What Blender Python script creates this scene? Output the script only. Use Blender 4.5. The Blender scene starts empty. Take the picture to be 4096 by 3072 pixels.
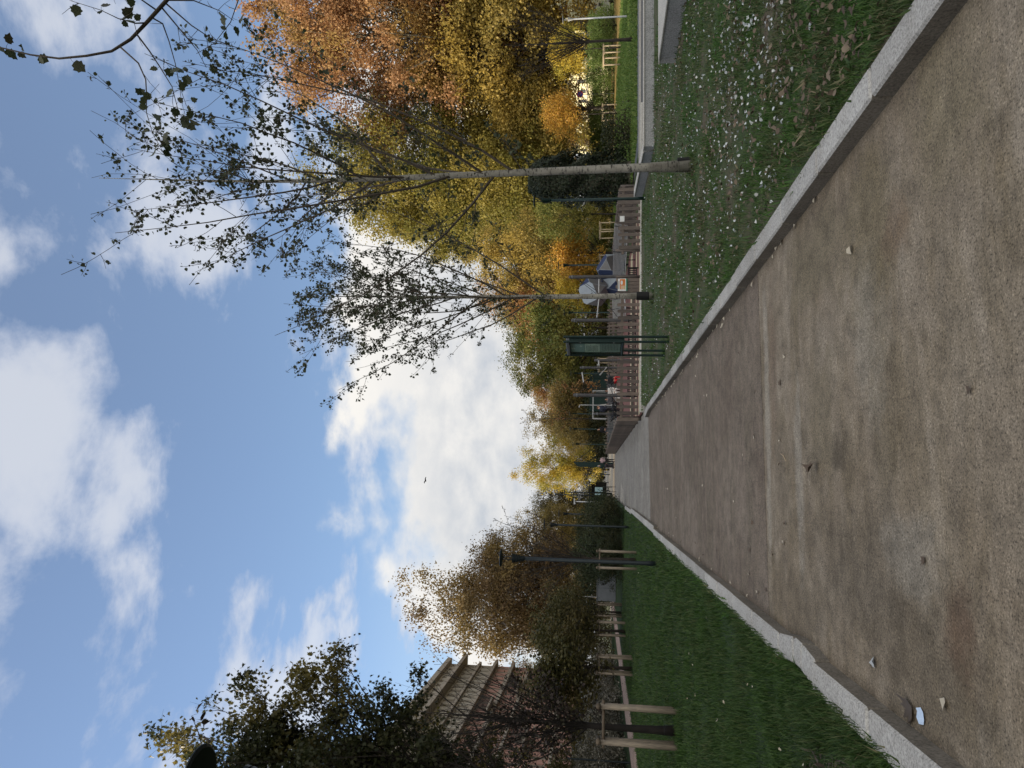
import bpy, bmesh, math, random
import numpy as np
from math import sin, cos, pi, radians, sqrt, atan2
from mathutils import Vector, Matrix

SC = bpy.context.scene
COL = SC.collection
rnd = random.Random(7)

# ------------------------------------------------------------------ camera
CAM_H = 1.65
def set_camera():
    yaw, pitch, roll = radians(7.703), radians(6.857), radians(0.52)
    F = Vector((sin(yaw)*cos(pitch), cos(yaw)*cos(pitch), sin(pitch)))
    R = Vector((cos(yaw), -sin(yaw), 0)); U = R.cross(F)
    c, s = cos(roll), sin(roll)
    R2 = c*R + s*U; U2 = -s*R + c*U
    X, Y, Z = -U2, R2, -F                 # the phone was held upright, the frame is stored lying on its side
    cd = bpy.data.cameras.new('camera'); co = bpy.data.objects.new('camera', cd); COL.objects.link(co)
    cd.sensor_width = 36; cd.lens = 2840/4096*36; cd.clip_start = .05; cd.clip_end = 3000
    co.matrix_world = Matrix(((X.x, Y.x, Z.x, 0), (X.y, Y.y, Z.y, 0), (X.z, Y.z, Z.z, CAM_H), (0, 0, 0, 1)))
    SC.camera = co
set_camera()

# ------------------------------------------------------------------ light
SUN_AZ, SUN_EL = radians(-75), radians(18.2)       # azimuth from +Y towards +X
SC.view_settings.view_transform = 'Standard'
SC.view_settings.look = 'None'
SC.view_settings.exposure = 1.0
SC.view_settings.gamma = 1.0
sd = bpy.data.lights.new('sun', 'SUN'); sd.energy = 4.0; sd.angle = radians(.5); sd.color = (1, .86, .66)
so = bpy.data.objects.new('sun', sd); COL.objects.link(so)
sdir = Vector((sin(SUN_AZ)*cos(SUN_EL), cos(SUN_AZ)*cos(SUN_EL), sin(SUN_EL)))
so.rotation_euler = (-sdir).to_track_quat('-Z', 'Y').to_euler()
so.location = (-60, 30, 60)

class NT:
    """small helper for building node trees"""
    def __init__(s, tree): s.t = tree; s.n = tree.nodes; s.l = tree.links
    def new(s, typ, **kw):
        nd = s.n.new(typ)
        for k, v in kw.items():
            if k.startswith('i_'):
                key = k[2:]; key = int(key) if key.isdigit() else key
                s.put(nd.inputs[key], v)
            else: setattr(nd, k, v)
        return nd
    def put(s, sock, v):
        if isinstance(v, bpy.types.NodeSocket): s.l.new(v, sock)
        elif isinstance(v, (tuple, list)) and len(v) == 3 and sock.type == 'RGBA': sock.default_value = (*v, 1)
        else: sock.default_value = v
    def m(s, op, a, b=None, c=None, clamp=False):
        nd = s.n.new('ShaderNodeMath'); nd.operation = op; nd.use_clamp = clamp
        s.put(nd.inputs[0], a)
        if b is not None: s.put(nd.inputs[1], b)
        if c is not None: s.put(nd.inputs[2], c)
        return nd.outputs[0]
    def mix(s, fac, a, b, mode='MIX'):
        nd = s.n.new('ShaderNodeMix'); nd.data_type = 'RGBA'; nd.blend_type = mode
        s.put(nd.inputs[0], fac); s.put(nd.inputs[6], a); s.put(nd.inputs[7], b)
        return nd.outputs[2]
    def noise(s, vec, scale, detail=4, rough=.55, dist=0):
        nd = s.n.new('ShaderNodeTexNoise'); s.put(nd.inputs['Vector'], vec)
        nd.inputs['Scale'].default_value = scale; nd.inputs['Detail'].default_value = detail
        nd.inputs['Roughness'].default_value = rough; nd.inputs['Distortion'].default_value = dist
        return nd.outputs['Fac']
    def ramp(s, fac, stops, interp='LINEAR'):
        nd = s.n.new('ShaderNodeValToRGB'); cr = nd.color_ramp; cr.interpolation = interp
        while len(cr.elements) < len(stops): cr.elements.new(.5)
        for e, (p, c) in zip(cr.elements, stops):
            e.position = p
            e.color = (c, c, c, 1) if isinstance(c, (int, float)) else (*c, 1)
        s.put(nd.inputs[0], fac); return nd.outputs[0]
    def smooth(s, x, lo, hi):
        nd = s.n.new('ShaderNodeMapRange'); nd.interpolation_type = 'SMOOTHSTEP'
        s.put(nd.inputs[0], x); nd.inputs[1].default_value = lo; nd.inputs[2].default_value = hi
        return nd.outputs[0]

def make_world():
    w = bpy.data.worlds.new('World'); SC.world = w; w.use_nodes = True
    t = NT(w.node_tree); w.node_tree.nodes.clear()
    out = t.new('ShaderNodeOutputWorld'); bg = t.new('ShaderNodeBackground')
    bg.inputs['Strength'].default_value = .1
    sky = t.new('ShaderNodeTexSky'); sky.sky_type = 'NISHITA'; sky.sun_disc = False
    sky.sun_elevation = SUN_EL; sky.sun_rotation = SUN_AZ; sky.altitude = 100
    sky.air_density = 1.0; sky.dust_density = .6; sky.ozone_density = 3.0
    tc = t.new('ShaderNodeTexCoord'); d = tc.outputs['Generated']
    sp = t.new('ShaderNodeSeparateXYZ', i_0=d); x, y, z = sp.outputs
    el = t.m('ARCSINE', z); az = t.m('ARCTAN2', x, y)
    # high broken cloud: noise on a flat layer overhead
    zz = t.m('ADD', t.m('MAXIMUM', z, 0.0), .12)
    cv = t.new('ShaderNodeCombineXYZ', i_0=t.m('DIVIDE', x, zz), i_1=t.m('DIVIDE', y, zz), i_2=0.37)
    n1 = t.noise(cv.outputs[0], 1.55, 10, .55, .2)
    n2 = t.noise(cv.outputs[0], 4.2, 8, .62, .3)
    n3 = t.noise(cv.outputs[0], 3.1, 9, .58, .3)
    nn = t.m('ADD', t.m('ADD', t.m('MULTIPLY', n1, .48), t.m('MULTIPLY', n2, .18)), t.m('MULTIPLY', n3, .34))
    high = t.m('MAXIMUM', t.m('MULTIPLY', t.smooth(nn, .485, .585), .74), .17)
    # cumulus bank standing behind the park, flat-topped at about twenty degrees
    e3 = t.new('ShaderNodeCombineXYZ', i_0=t.m('MULTIPLY', az, 1.0), i_1=t.m('MULTIPLY', el, 1.5), i_2=2.7)
    b1 = t.noise(e3.outputs[0], 5.5, 10, .55, .15)
    b2 = t.noise(e3.outputs[0], 22, 8, .6, .1)
    wob = t.m('ADD', t.m('MULTIPLY', t.m('SUBTRACT', b1, .5), .20), t.m('MULTIPLY', t.m('SUBTRACT', b2, .5), .05))
    top = t.m('SUBTRACT', .355, t.m('MULTIPLY', t.smooth(t.m('MULTIPLY', az, -1), .06, .34), .22))
    hgt = t.m('ADD', t.m('SUBTRACT', top, el), wob)
    bank = t.smooth(hgt, -.012, .03)
    holes = t.smooth(t.m('ADD', t.noise(e3.outputs[0], 3.2, 6, .5, .2), t.m('MULTIPLY', hgt, .9)), .40, .52)
    bank = t.m('MULTIPLY', bank, holes)
    shade = t.m('ADD', t.m('MULTIPLY', b1, .55), t.m('MULTIPLY', b2, .45))
    rim = t.smooth(hgt, .0, .17)
    c_bank = t.mix(t.m('MULTIPLY', rim, t.ramp(shade, [(.36, 1.0), (.62, .25)])), (4.9, 4.75, 4.5), (2.9, 3.1, 3.4))
    c_high = t.mix(t.smooth(nn, .50, .62), (2.6, 2.95, 3.75), (4.0, 4.1, 4.35))
    c1 = t.mix(high, sky.outputs[0], c_high)
    # thin veil low down
    veil = t.m('MULTIPLY', t.smooth(t.m('MULTIPLY', el, -1), -.35, .0), .55)
    c2 = t.mix(veil, c1, (2.9, 3.15, 3.6))
    c3 = t.mix(bank, c2, c_bank)
    # unseen bright cloud added behind and above the camera to light the shaded ground
    back = t.m('MULTIPLY', t.smooth(t.m('ADD', t.m('MULTIPLY', y, -1), t.m('MULTIPLY', z, .55)), .12, .55), t.smooth(t.noise(d, 2.3, 7, .55, .2), .36, .52))
    c3 = t.mix(back, c3, (8.4, 8.15, 7.6))
    t.l.new(c3, bg.inputs['Color']); t.l.new(bg.outputs[0], out.inputs[0])
make_world()

# ------------------------------------------------------------------ materials
def new_mat(name):
    m = bpy.data.materials.new(name); m.use_nodes = True
    t = NT(m.node_tree); m.node_tree.nodes.clear()
    out = t.new('ShaderNodeOutputMaterial'); b = t.new('ShaderNodeBsdfPrincipled')
    t.l.new(b.outputs[0], out.inputs[0])
    b.inputs['Specular IOR Level'].default_value = .3
    return m, t, b, out
def simple(name, c1, c2=None, scale=6, rough=.7, metal=0, bump=0, stretch=None, spec=.3, detail=5):
    m, t, b, o = new_mat(name)
    tc = t.new('ShaderNodeTexCoord'); v = tc.outputs['Object']
    if stretch:
        v = t.new('ShaderNodeMapping', i_Vector=v, i_Scale=stretch).outputs[0]
    c2 = c2 or tuple(.75*k for k in c1)
    n = t.noise(v, scale, detail, .6)
    t.put(b.inputs['Base Color'], t.ramp(n, [(.32, c2), (.68, c1)]))
    b.inputs['Roughness'].default_value = rough; b.inputs['Metallic'].default_value = metal
    b.inputs['Specular IOR Level'].default_value = spec
    if bump:
        bp = t.new('ShaderNodeBump', i_Height=n); bp.inputs['Strength'].default_value = bump; bp.inputs['Distance'].default_value = .02
        t.l.new(bp.outputs[0], b.inputs['Normal'])
    return m
def leafmat(name, cols, patch=None, pscale=.25, transl=.35, rough=.55, pmin=.42, pmax=.6):
    """leaf colours vary leaf by leaf, and by limb where patch gives a second set"""
    m, t, b, out = new_mat(name)
    g = t.new('ShaderNodeNewGeometry'); r = g.outputs['Random Per Island']
    k = len(cols)
    c = t.ramp(r, [(i/max(1, k-1), cc) for i, cc in enumerate(cols)])
    if patch:
        tc = t.new('ShaderNodeTexCoord'); n = t.noise(tc.outputs['Object'], pscale, 3, .5)
        c2 = t.ramp(r, [(i/max(1, len(patch)-1), cc) for i, cc in enumerate(patch)])
        c = t.mix(t.smooth(n, pmin, pmax), c, c2)
    t.put(b.inputs['Base Color'], c); b.inputs['Roughness'].default_value = rough
    tr = t.new('ShaderNodeBsdfTranslucent', i_Color=c)
    mx = t.new('ShaderNodeMixShader', i_0=transl)
    t.l.new(b.outputs[0], mx.inputs[1]); t.l.new(tr.outputs[0], mx.inputs[2]); t.l.new(mx.outputs[0], out.inputs[0])
    return m

M = {}
M['dark_metal'] = simple('dark_metal', (.016, .024, .028), (.010, .015, .018), 12, .45, .3)
M['green_metal'] = simple('green_metal', (.008, .026, .024), (.005, .017, .016), 14, .4, .3)
M['grey_metal'] = simple('grey_metal', (.16, .17, .18), (.11, .12, .13), 10, .5, .4)
M['pale_metal'] = simple('pale_metal', (.42, .43, .44), (.32, .33, .34), 10, .45, .3)
M['post_grey'] = simple('post_grey', (.085, .085, .09), (.06, .06, .065), 9, .55, .2)
M['rope'] = simple('rope', (.012, .013, .018), (.008, .008, .012), 30, .8)
def wood_mat(name, c1, c2):
    m = simple(name, c1, c2, 5, .8, 0, .3, (9, 9, .8)); t = NT(m.node_tree); b = next(n for n in t.n if n.type == 'BSDF_PRINCIPLED')
    oi = t.new('ShaderNodeObjectInfo'); src = b.inputs['Base Color'].links[0].from_socket
    t.put(b.inputs['Base Color'], t.mix(1.0, src, t.ramp(oi.outputs['Random'], [(0, (.68, .68, .70)), (.5, (1, 1, 1)), (1, (1.35, 1.30, 1.25))]), 'MULTIPLY'))
    return m
M['fence_wood'] = wood_mat('fence_wood', (.165, .138, .122), (.09, .075, .067))
M['fence_wood_b'] = wood_mat('fence_wood_b', (.142, .12, .106), (.076, .064, .057))
M['stake_wood'] = simple('stake_wood', (.30, .25, .19), (.15, .125, .10), 6, .8, 0, .35, (12, 12, 1.2))
M['stake_pale'] = simple('stake_pale', (.44, .35, .23), (.28, .22, .15), 6, .8, 0, .3, (12, 12, 1.2))
M['rail_wood'] = simple('rail_wood', (.16, .125, .09), (.07, .055, .042), 6, .8, 0, .35)
M['bark_dark'] = simple('bark_dark', (.045, .037, .030), (.018, .015, .013), 7, .9, 0, .6, (2, 2, .5))
M['bark_black'] = simple('bark_black', (.020, .016, .014), (.010, .009, .008), 9, .9, 0, .5, (2, 2, .5))
M['bark_plane'] = simple('bark_plane', (.26, .24, .19), (.085, .078, .06), 2.4, .85, 0, .3, (1.4, 1.4, .6))
M['white'] = simple('white', (.75, .76, .76), (.62, .63, .63), 8, .5)
M['black'] = simple('black', (.010, .010, .011), (.006, .006, .007), 20, .6)
M['skin'] = simple('skin', (.50, .30, .22), (.42, .25, .18), 20, .55)
def bark_poplar():
    m, t, b, o = new_mat('bark_poplar')
    tc = t.new('ShaderNodeTexCoord')
    v = t.new('ShaderNodeMapping', i_Vector=tc.outputs['Object'], i_Scale=(6, 6, 20)).outputs[0]
    v2 = t.new('ShaderNodeMapping', i_Vector=tc.outputs['Object'], i_Scale=(5, 5, 2.2)).outputs[0]
    n1 = t.noise(v, 1.6, 6, .7, .4); n2 = t.noise(v2, 1.0, 5, .6)
    c = t.ramp(n2, [(.3, (.13, .118, .10)), (.5, (.24, .228, .20)), (.72, (.34, .325, .29))])
    c = t.mix(t.ramp(n1, [(.40, .95), (.455, 0.0)]), c, (.030, .027, .024))
    t.put(b.inputs['Base Color'], c); b.inputs['Roughness'].default_value = .8
    bp = t.new('ShaderNodeBump', i_Height=n1); bp.inputs['Strength'].default_value = .4; bp.inputs['Distance'].default_value = .01
    t.l.new(bp.outputs[0], b.inputs['Normal'])
    return m
M['bark_poplar'] = bark_poplar()
M['twig'] = simple('twig', (.085, .07, .055), (.05, .04, .032), 8, .85)

def path_mat(name, base, dark, moss, stain, grain=1.0, marks=()):
    m, t, b, o = new_mat(name)
    tc = t.new('ShaderNodeTexCoord'); v = tc.outputs['Object']
    fine = t.noise(v, 95, 2, .6); fine2 = t.noise(v, 42, 3, .65)
    big = t.noise(v, .62, 6, .62, .5)
    vs = t.new('ShaderNodeMapping', i_Vector=v, i_Scale=(1.5, .5, 1)).outputs[0]
    vx = t.new('ShaderNodeMapping', i_Vector=v, i_Scale=(.5, 1.6, 1)).outputs[0]
    streak = t.noise(vx, 1.2, 7, .66, .7); spot = t.noise(v, 1.35, 5, .55, .3); wash = t.noise(vx, 2.6, 7, .68, .5); drift = t.noise(vs, .9, 6, .6, .4)
    c = t.mix(t.ramp(big, [(.38, 0), (.60, 1)]), base, dark)
    c = t.mix(t.m('MULTIPLY', t.ramp(streak, [(.47, 0), (.66, 1)]), .75), c, moss)
    c = t.mix(t.m('MULTIPLY', t.ramp(spot, [(.585, 0), (.70, 1)]), stain), c, tuple(.40*k for k in moss))
    c = t.mix(t.m('MULTIPLY', t.ramp(wash, [(.54, 0), (.72, 1)]), .5), c, tuple(1.42*k for k in base))
    c = t.mix(t.m('MULTIPLY', t.ramp(drift, [(.55, 0), (.72, 1)]), .45), c, tuple(.62*k for k in dark))
    if marks:
        nd = t.new('ShaderNodeTexNoise', i_Vector=v); nd.inputs['Scale'].default_value = 2.6; nd.inputs['Detail'].default_value = 6; nd.inputs['Roughness'].default_value = .65
        nf = t.noise(v, 9, 5, .7)
        sx = t.new('ShaderNodeSeparateXYZ', i_0=v); cx = t.new('ShaderNodeSeparateXYZ', i_0=nd.outputs['Color'])
        for (mx, my, rx, ry, k, col) in marks:
            dx = t.m('DIVIDE', t.m('ADD', t.m('SUBTRACT', sx.outputs[0], mx), t.m('MULTIPLY', t.m('SUBTRACT', cx.outputs[0], .5), rx*2.2)), rx)
            dy = t.m('DIVIDE', t.m('ADD', t.m('SUBTRACT', sx.outputs[1], my), t.m('MULTIPLY', t.m('SUBTRACT', cx.outputs[1], .5), ry*2.2)), ry)
            q = t.m('ADD', t.m('MULTIPLY', dx, dx), t.m('MULTIPLY', dy, dy))
            q = t.m('ADD', q, t.m('MULTIPLY', t.m('SUBTRACT', nf, .5), 1.6))
            c = t.mix(t.m('MULTIPLY', t.m('SUBTRACT', 1.0, t.smooth(q, -.15, 1.5)), k), c, col)
    mot = t.noise(v, 5.5, 6, .7, .3)
    c = t.mix(1.0, c, t.ramp(mot, [(.34, .72), (.5, 1.0), (.66, 1.22)]), 'MULTIPLY')
    sp = t.m('ADD', t.m('MULTIPLY', fine, .6), t.m('MULTIPLY', fine2, .4))
    c = t.mix(grain, c, t.ramp(sp, [(.34, .22), (.48, .92), (.56, 1.08), (.68, 1.9)]), 'MULTIPLY')
    t.put(b.inputs['Base Color'], c); b.inputs['Roughness'].default_value = .88
    bp = t.new('ShaderNodeBump', i_Height=sp); bp.inputs['Strength'].default_value = .6; bp.inputs['Distance'].default_value = .006
    t.l.new(bp.outputs[0], b.inputs['Normal'])
    return m
M['path_a'] = path_mat('path_near', (.236, .200, .156), (.172, .138, .100), (.130, .102, .063), .5, 1.0,
    [(1.55, 4.45, .55, .5, .75, (.13, .105, .062)), (1.75, 5.6, .40, .9, .7, (.14, .118, .078)), (1.45, 4.05, .2, .18, .5, (.125, .078, .05)), (.24, 5.1, .16, .22, .9, (.075, .06, .042)), (.6, 5.5, .5, .35, .55, (.13, .108, .07)), (1.1, 6.9, .9, .16, .6, (.15, .108, .078)), (.0, 6.7, .7, .2, .6, (.125, .10, .072)), (.7, 7.15, 1.5, .1, .6, (.31, .285, .245)),
     (-.55, 4.75, .5, 1.0, .75, (.105, .085, .062)), (-.85, 3.9, .45, .8, .75, (.10, .080, .055)), (-.65, 3.55, .25, .16, .6, (.10, .06, .04)), (-.95, 6.2, .3, .9, .7, (.115, .092, .064)), (-.35, 4.1, .22, .4, .45, (.27, .25, .215)), (.1, 6.1, .9, .12, .5, (.29, .27, .235)), (1.9, 3.4, .5, .4, .6, (.16, .135, .085)), (.9, 4.5, .5, .3, .4, (.28, .26, .22)), (-.3, 5.9, .35, .2, .6, (.115, .092, .066)), (.15, 4.35, .35, .2, .45, (.12, .10, .07))])
M['path_b'] = path_mat('path_mid', (.172, .140, .112), (.124, .097, .075), (.115, .096, .070), .35)
M['path_c'] = path_mat('path_far', (.235, .222, .200), (.185, .172, .155), (.155, .142, .12), .3)
M['path_pink'] = path_mat('path_pink', (.34, .26, .235), (.28, .21, .19), (.26, .2, .16), .3)
M['asphalt'] = path_mat('asphalt', (.075, .08, .09), (.06, .063, .072), (.055, .055, .052), .3)
M['asphalt_pale'] = path_mat('asphalt_pale', (.15, .165, .185), (.12, .13, .15), (.11, .115, .12), .2)
M['paving'] = path_mat('paving', (.33, .31, .28), (.26, .24, .215), (.2, .19, .15), .4)
M['cream'] = path_mat('cream', (.55, .44, .31), (.46, .36, .25), (.36, .28, .18), .3)
def stone_mat(name, c1, c2, sc=60):
    m, t, b, o = new_mat(name)
    tc = t.new('ShaderNodeTexCoord'); v = tc.outputs['Object']
    f = t.noise(v, sc, 3, .8); g = t.noise(v, 2.2, 6, .65, .3); d = t.noise(v, 7, 6, .7)
    c = t.mix(t.ramp(g, [(.35, 0), (.7, 1)]), c1, c2)
    c = t.mix(t.m('MULTIPLY', t.ramp(d, [(.60, 0), (.72, 1)]), .55), c, tuple(.45*k for k in c2))
    c = t.mix(1.0, c, t.ramp(f, [(.32, .5), (.5, 1.0), (.7, 1.4)]), 'MULTIPLY')
    ri = t.new('ShaderNodeNewGeometry').outputs['Random Per Island']
    c = t.mix(1.0, c, t.ramp(ri, [(0, .80), (1, 1.16)]), 'MULTIPLY')
    t.put(b.inputs['Base Color'], c); b.inputs['Roughness'].default_value = .85
    bp = t.new('ShaderNodeBump', i_Height=t.m('ADD', f, d)); bp.inputs['Strength'].default_value = .5; bp.inputs['Distance'].default_value = .008
    t.l.new(bp.outputs[0], b.inputs['Normal'])
    return m
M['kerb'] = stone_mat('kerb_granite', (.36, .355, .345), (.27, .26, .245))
M['kerb_side'] = stone_mat('kerb_soil_shade', (.16, .145, .125), (.10, .088, .072))  # upright kerb faces: soil, and their shade put into the colour
M['aggregate'] = stone_mat('aggregate_concrete', (.31, .315, .325), (.24, .243, .25), 40)
M['cap'] = stone_mat('cap_concrete', (.42, .41, .38), (.34, .33, .31), 40)
def soil_mat(name, g1, g2, soil, lo, hi, sc):
    m, t, b, o = new_mat(name)
    tc = t.new('ShaderNodeTexCoord'); v = tc.outputs['Object']
    a = t.noise(v, sc, 6, .65, .3); f = t.noise(v, 26, 5, .7); f2 = t.noise(v, 3.5, 5, .6)
    c = t.mix(f, g1, g2)
    c = t.mix(t.m('MULTIPLY', t.ramp(a, [(lo, 0), (hi, 1)]), t.ramp(f2, [(.35, .35), (.6, 1)])), c, soil)
    c = t.mix(1.0, c, t.ramp(f, [(.3, .5), (.6, 1.1)]), 'MULTIPLY')
    t.put(b.inputs['Base Color'], c); b.inputs['Roughness'].default_value = .95
    bp = t.new('ShaderNodeBump', i_Height=f); bp.inputs['Strength'].default_value = .8; bp.inputs['Distance'].default_value = .03
    t.l.new(bp.outputs[0], b.inputs['Normal'])
    return m
M['lawn_l'] = soil_mat('lawn_lush', (.010, .026, .007), (.026, .052, .013), (.045, .04, .025), .60, .72, .7)
M['lawn_r'] = soil_mat('lawn_worn', (.024, .045, .014), (.055, .09, .026), (.105, .084, .060), .46, .60, .75)
M['lawn_far'] = soil_mat('lawn_far', (.045, .085, .018), (.09, .14, .03), (.12, .11, .05), .55, .75, .15)
M['leaf_floor'] = soil_mat('leaf_floor', (.35, .23, .07), (.46, .33, .10), (.25, .17, .07), .45, .7, .5)
M['earth'] = soil_mat('earth', (.03, .05, .018), (.06, .08, .03), (.10, .085, .06), .45, .65, .05)

# ------------------------------------------------------------------ mesh builder
class MB:
    def __init__(s): s.v = []; s.f = []; s.mi = []; s.cur = 0
    def add(s, vs, fs):
        o = len(s.v); s.v += [tuple(p) for p in vs]; s.f += [tuple(i+o for i in f) for f in fs]; s.mi += [s.cur]*len(fs)
    def box(s, c, d, rz=0, rx=0, ry=0, bev=0):
        x, y, z = d[0]/2, d[1]/2, d[2]/2
        R = Matrix.Rotation(rz, 3, 'Z') @ Matrix.Rotation(ry, 3, 'Y') @ Matrix.Rotation(rx, 3, 'X')
        if bev <= 0:
            p = [(-x, -y, -z), (x, -y, -z), (x, y, -z), (-x, y, -z), (-x, -y, z), (x, -y, z), (x, y, z), (-x, y, z)]
            f = [(0, 3, 2, 1), (4, 5, 6, 7), (0, 1, 5, 4), (1, 2, 6, 5), (2, 3, 7, 6), (3, 0, 4, 7)]
        else:
            b = min(bev, x*.9, y*.9, z*.9)
            oc = [(-x+b, -y), (x-b, -y), (x, -y+b), (x, y-b), (x-b, y), (-x+b, y), (-x, y-b), (-x, -y+b)]
            ic = [(-x+b, -y+b), (x-b, -y+b), (x-b, -y+b), (x-b, y-b), (x-b, y-b), (-x+b, y-b), (-x+b, y-b), (-x+b, -y+b)]
            p = [(a, c_, -z) for a, c_ in oc] + [(a, c_, z-b) for a, c_ in oc] + [(a, c_, z) for a, c_ in ((-x+b, -y+b), (x-b, -y+b), (x-b, y-b), (-x+b, y-b))]
            f = [tuple(range(7, -1, -1))] + [(i, (i+1) % 8, 8+(i+1) % 8, 8+i) for i in range(8)]
            f += [(8, 9, 17, 16), (9, 10, 17), (10, 11, 18, 17), (11, 12, 18), (12, 13, 19, 18), (13, 14, 19), (14, 15, 16, 19), (15, 8, 16), (16, 17, 18, 19)]
        C = Vector(c)
        s.add([C + R @ Vector(q) for q in p], f)
    def tube(s, pts, rad, n=6, cap=True):
        pts = [Vector(p) for p in pts]
        rad = [float(r) for r in rad] if isinstance(rad, (list, tuple)) else [float(rad)]*len(pts)
        vs = []; fs = []; prev = None
        for i, p in enumerate(pts):
            a = pts[max(0, i-1)]; b = pts[min(len(pts)-1, i+1)]; d = (b-a)
            d = d.normalized() if d.length > 1e-9 else Vector((0, 0, 1))
            if prev is None:
                q = d.cross(Vector((0, 0, 1)) if abs(d.z) < .9 else Vector((1, 0, 0))).normalized()
            else:
                q = (prev - d*prev.dot(d)); q = q.normalized() if q.length > 1e-6 else d.orthogonal().normalized()
            prev = q; r2 = d.cross(q)
            for k in range(n):
                a_ = 2*pi*k/n; vs.append(p + rad[i]*(cos(a_)*q + sin(a_)*r2))
        for i in range(len(pts)-1):
            for k in range(n):
                k2 = (k+1) % n; fs.append((i*n+k, i*n+k2, (i+1)*n+k2, (i+1)*n+k))
        if cap and n > 3:
            fs.append(tuple(range(n-1, -1, -1))); e = (len(pts)-1)*n; fs.append(tuple(e+k for k in range(n)))
        s.add(vs, fs)
    def lathe(s, c, prof, n=20, axis='Z'):
        c = Vector(c); vs = []; fs = []
        for r, z in prof:
            for k in range(n):
                a = 2*pi*k/n; vs.append(c + Vector((r*cos(a), r*sin(a), z)))
        for i in range(len(prof)-1):
            for k in range(n):
                k2 = (k+1) % n; fs.append((i*n+k, i*n+k2, (i+1)*n+k2, (i+1)*n+k))
        fs.append(tuple(range(n-1, -1, -1))); e = (len(prof)-1)*n; fs.append(tuple(e+k for k in range(n)))
        s.add(vs, fs)
    def prism(s, poly, z0, z1):
        n = len(poly)
        s.add([(x, y, z0) for x, y in poly] + [(x, y, z1) for x, y in poly],
              [tuple(range(n-1, -1, -1)), tuple(range(n, 2*n))] + [(i, (i+1) % n, n+(i+1) % n, n+i) for i in range(n)])
    def sheet(s, poly, z):
        s.add([(x, y, z) for x, y in poly], [tuple(range(len(poly)))])
    def mesh(s, name, mats):
        me = bpy.data.meshes.new(name); me.from_pydata(s.v, [], s.f)
        for m in (mats if isinstance(mats, (list, tuple)) else [mats]): me.materials.append(m)
        if any(s.mi): me.polygons.foreach_set('material_index', s.mi)
        me.update(); return me
    def build(s, name, mats, parent=None, smooth=False, world=False):
        if world and parent is not None:
            L = parent.location; s.v = [(x-L.x, y-L.y, z-L.z) for x, y, z in s.v]
        me = s.mesh(name, mats)
        if smooth: me.polygons.foreach_set('use_smooth', [True]*len(me.polygons))
        return link(name, me, parent)

def link(name, me, parent=None, loc=None, rz=0, sc=None):
    o = bpy.data.objects.new(name, me); COL.objects.link(o)
    if parent is not None: o.parent = parent
    if loc is not None: o.location = loc
    if rz: o.rotation_euler[2] = rz
    if sc is not None: o.scale = sc
    return o
def tag(o, label, cat, group=None):
    o['label'] = label; o['category'] = cat
    if group: o['group'] = group
    return o
def thing(name, label, cat, loc=(0, 0, 0), rz=0, group=None):
    o = bpy.data.objects.new(name, None); COL.objects.link(o); o.empty_display_size = .2
    o.location = loc; o.rotation_euler[2] = rz
    return tag(o, label, cat, group)
def struct(name, mb, m):
    o = mb.build(name, m); o['kind'] = 'structure'; return o
def np_mesh(name, V, faces, mats, smooth=False):
    """V (N,3); faces: list of (M,k) index arrays"""
    me = bpy.data.meshes.new(name)
    V = np.ascontiguousarray(V, np.float32)
    me.vertices.add(len(V)); me.vertices.foreach_set('co', V.ravel())
    idx = np.concatenate([f.ravel() for f in faces]).astype(np.int32)
    tot = np.concatenate([np.full(len(f), f.shape[1], np.int32) for f in faces])
    st = np.concatenate([[0], np.cumsum(tot)[:-1]]).astype(np.int32)
    me.loops.add(len(idx)); me.loops.foreach_set('vertex_index', idx)
    me.polygons.add(len(tot)); me.polygons.foreach_set('loop_start', st)
    for m in (mats if isinstance(mats, (list, tuple)) else [mats]):
        me.materials.append(m)
    me.update(calc_edges=True); me.validate()
    return me

# leaf outlines (stem at the origin, tip towards +x)
KITE = np.array([(0, 0), (.45, .42), (1, 0), (.45, -.42)])
OVAL = np.array([(0, 0), (.28, .36), (.68, .33), (1, 0), (.66, -.36), (.25, -.33)])
POPLAR = np.array([(0, 0), (.05, .30), (.25, .34), (.30, .50), (.52, .36), (.66, .38), (.74, .18), (1.0, 0), (.76, -.2), (.62, -.40), (.5, -.34), (.28, -.48), (.2, -.32), (.04, -.27)])
STAR = np.array([(0, 0), (.02, .34), (.22, .24), (.33, .62), (.5, .26), (.72, .34), (.68, .14), (1.05, 0), (.68, -.14), (.72, -.36), (.5, -.26), (.30, -.6), (.22, -.24), (.03, -.34)])
def leaf_cloud(P, size, rng, outl=KITE, N=None, T=None, curl=.12):
    """one flat-ish leaf per point; N the preferred normals, T the preferred pointing"""
    n = len(P)
    nr = rng.normal(size=(n, 3)) if N is None else N
    nr = nr/np.maximum(np.linalg.norm(nr, axis=1, keepdims=True), 1e-6)
    t = rng.normal(size=(n, 3)) if T is None else T
    t = t - nr*np.sum(t*nr, 1, keepdims=True); t /= np.maximum(np.linalg.norm(t, axis=1, keepdims=True), 1e-6)
    b = np.cross(nr, t)
    k = len(outl); size = np.broadcast_to(size, (n,))[:, None, None]
    cu = (rng.uniform(-1, 1, (n, 1, 1))*curl*4)*((outl[None, :, 0:1]-.5)**2-.1) + np.abs(outl[None, :, 1:2])*rng.uniform(-.5, .5, (n, 1, 1))
    V = P[:, None, :] + size*(outl[None, :, 0:1]*t[:, None, :] + outl[None, :, 1:2]*b[:, None, :] + cu*nr[:, None, :])
    F = np.arange(n*k).reshape(n, k)
    return V.reshape(-1, 3), F

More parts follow.
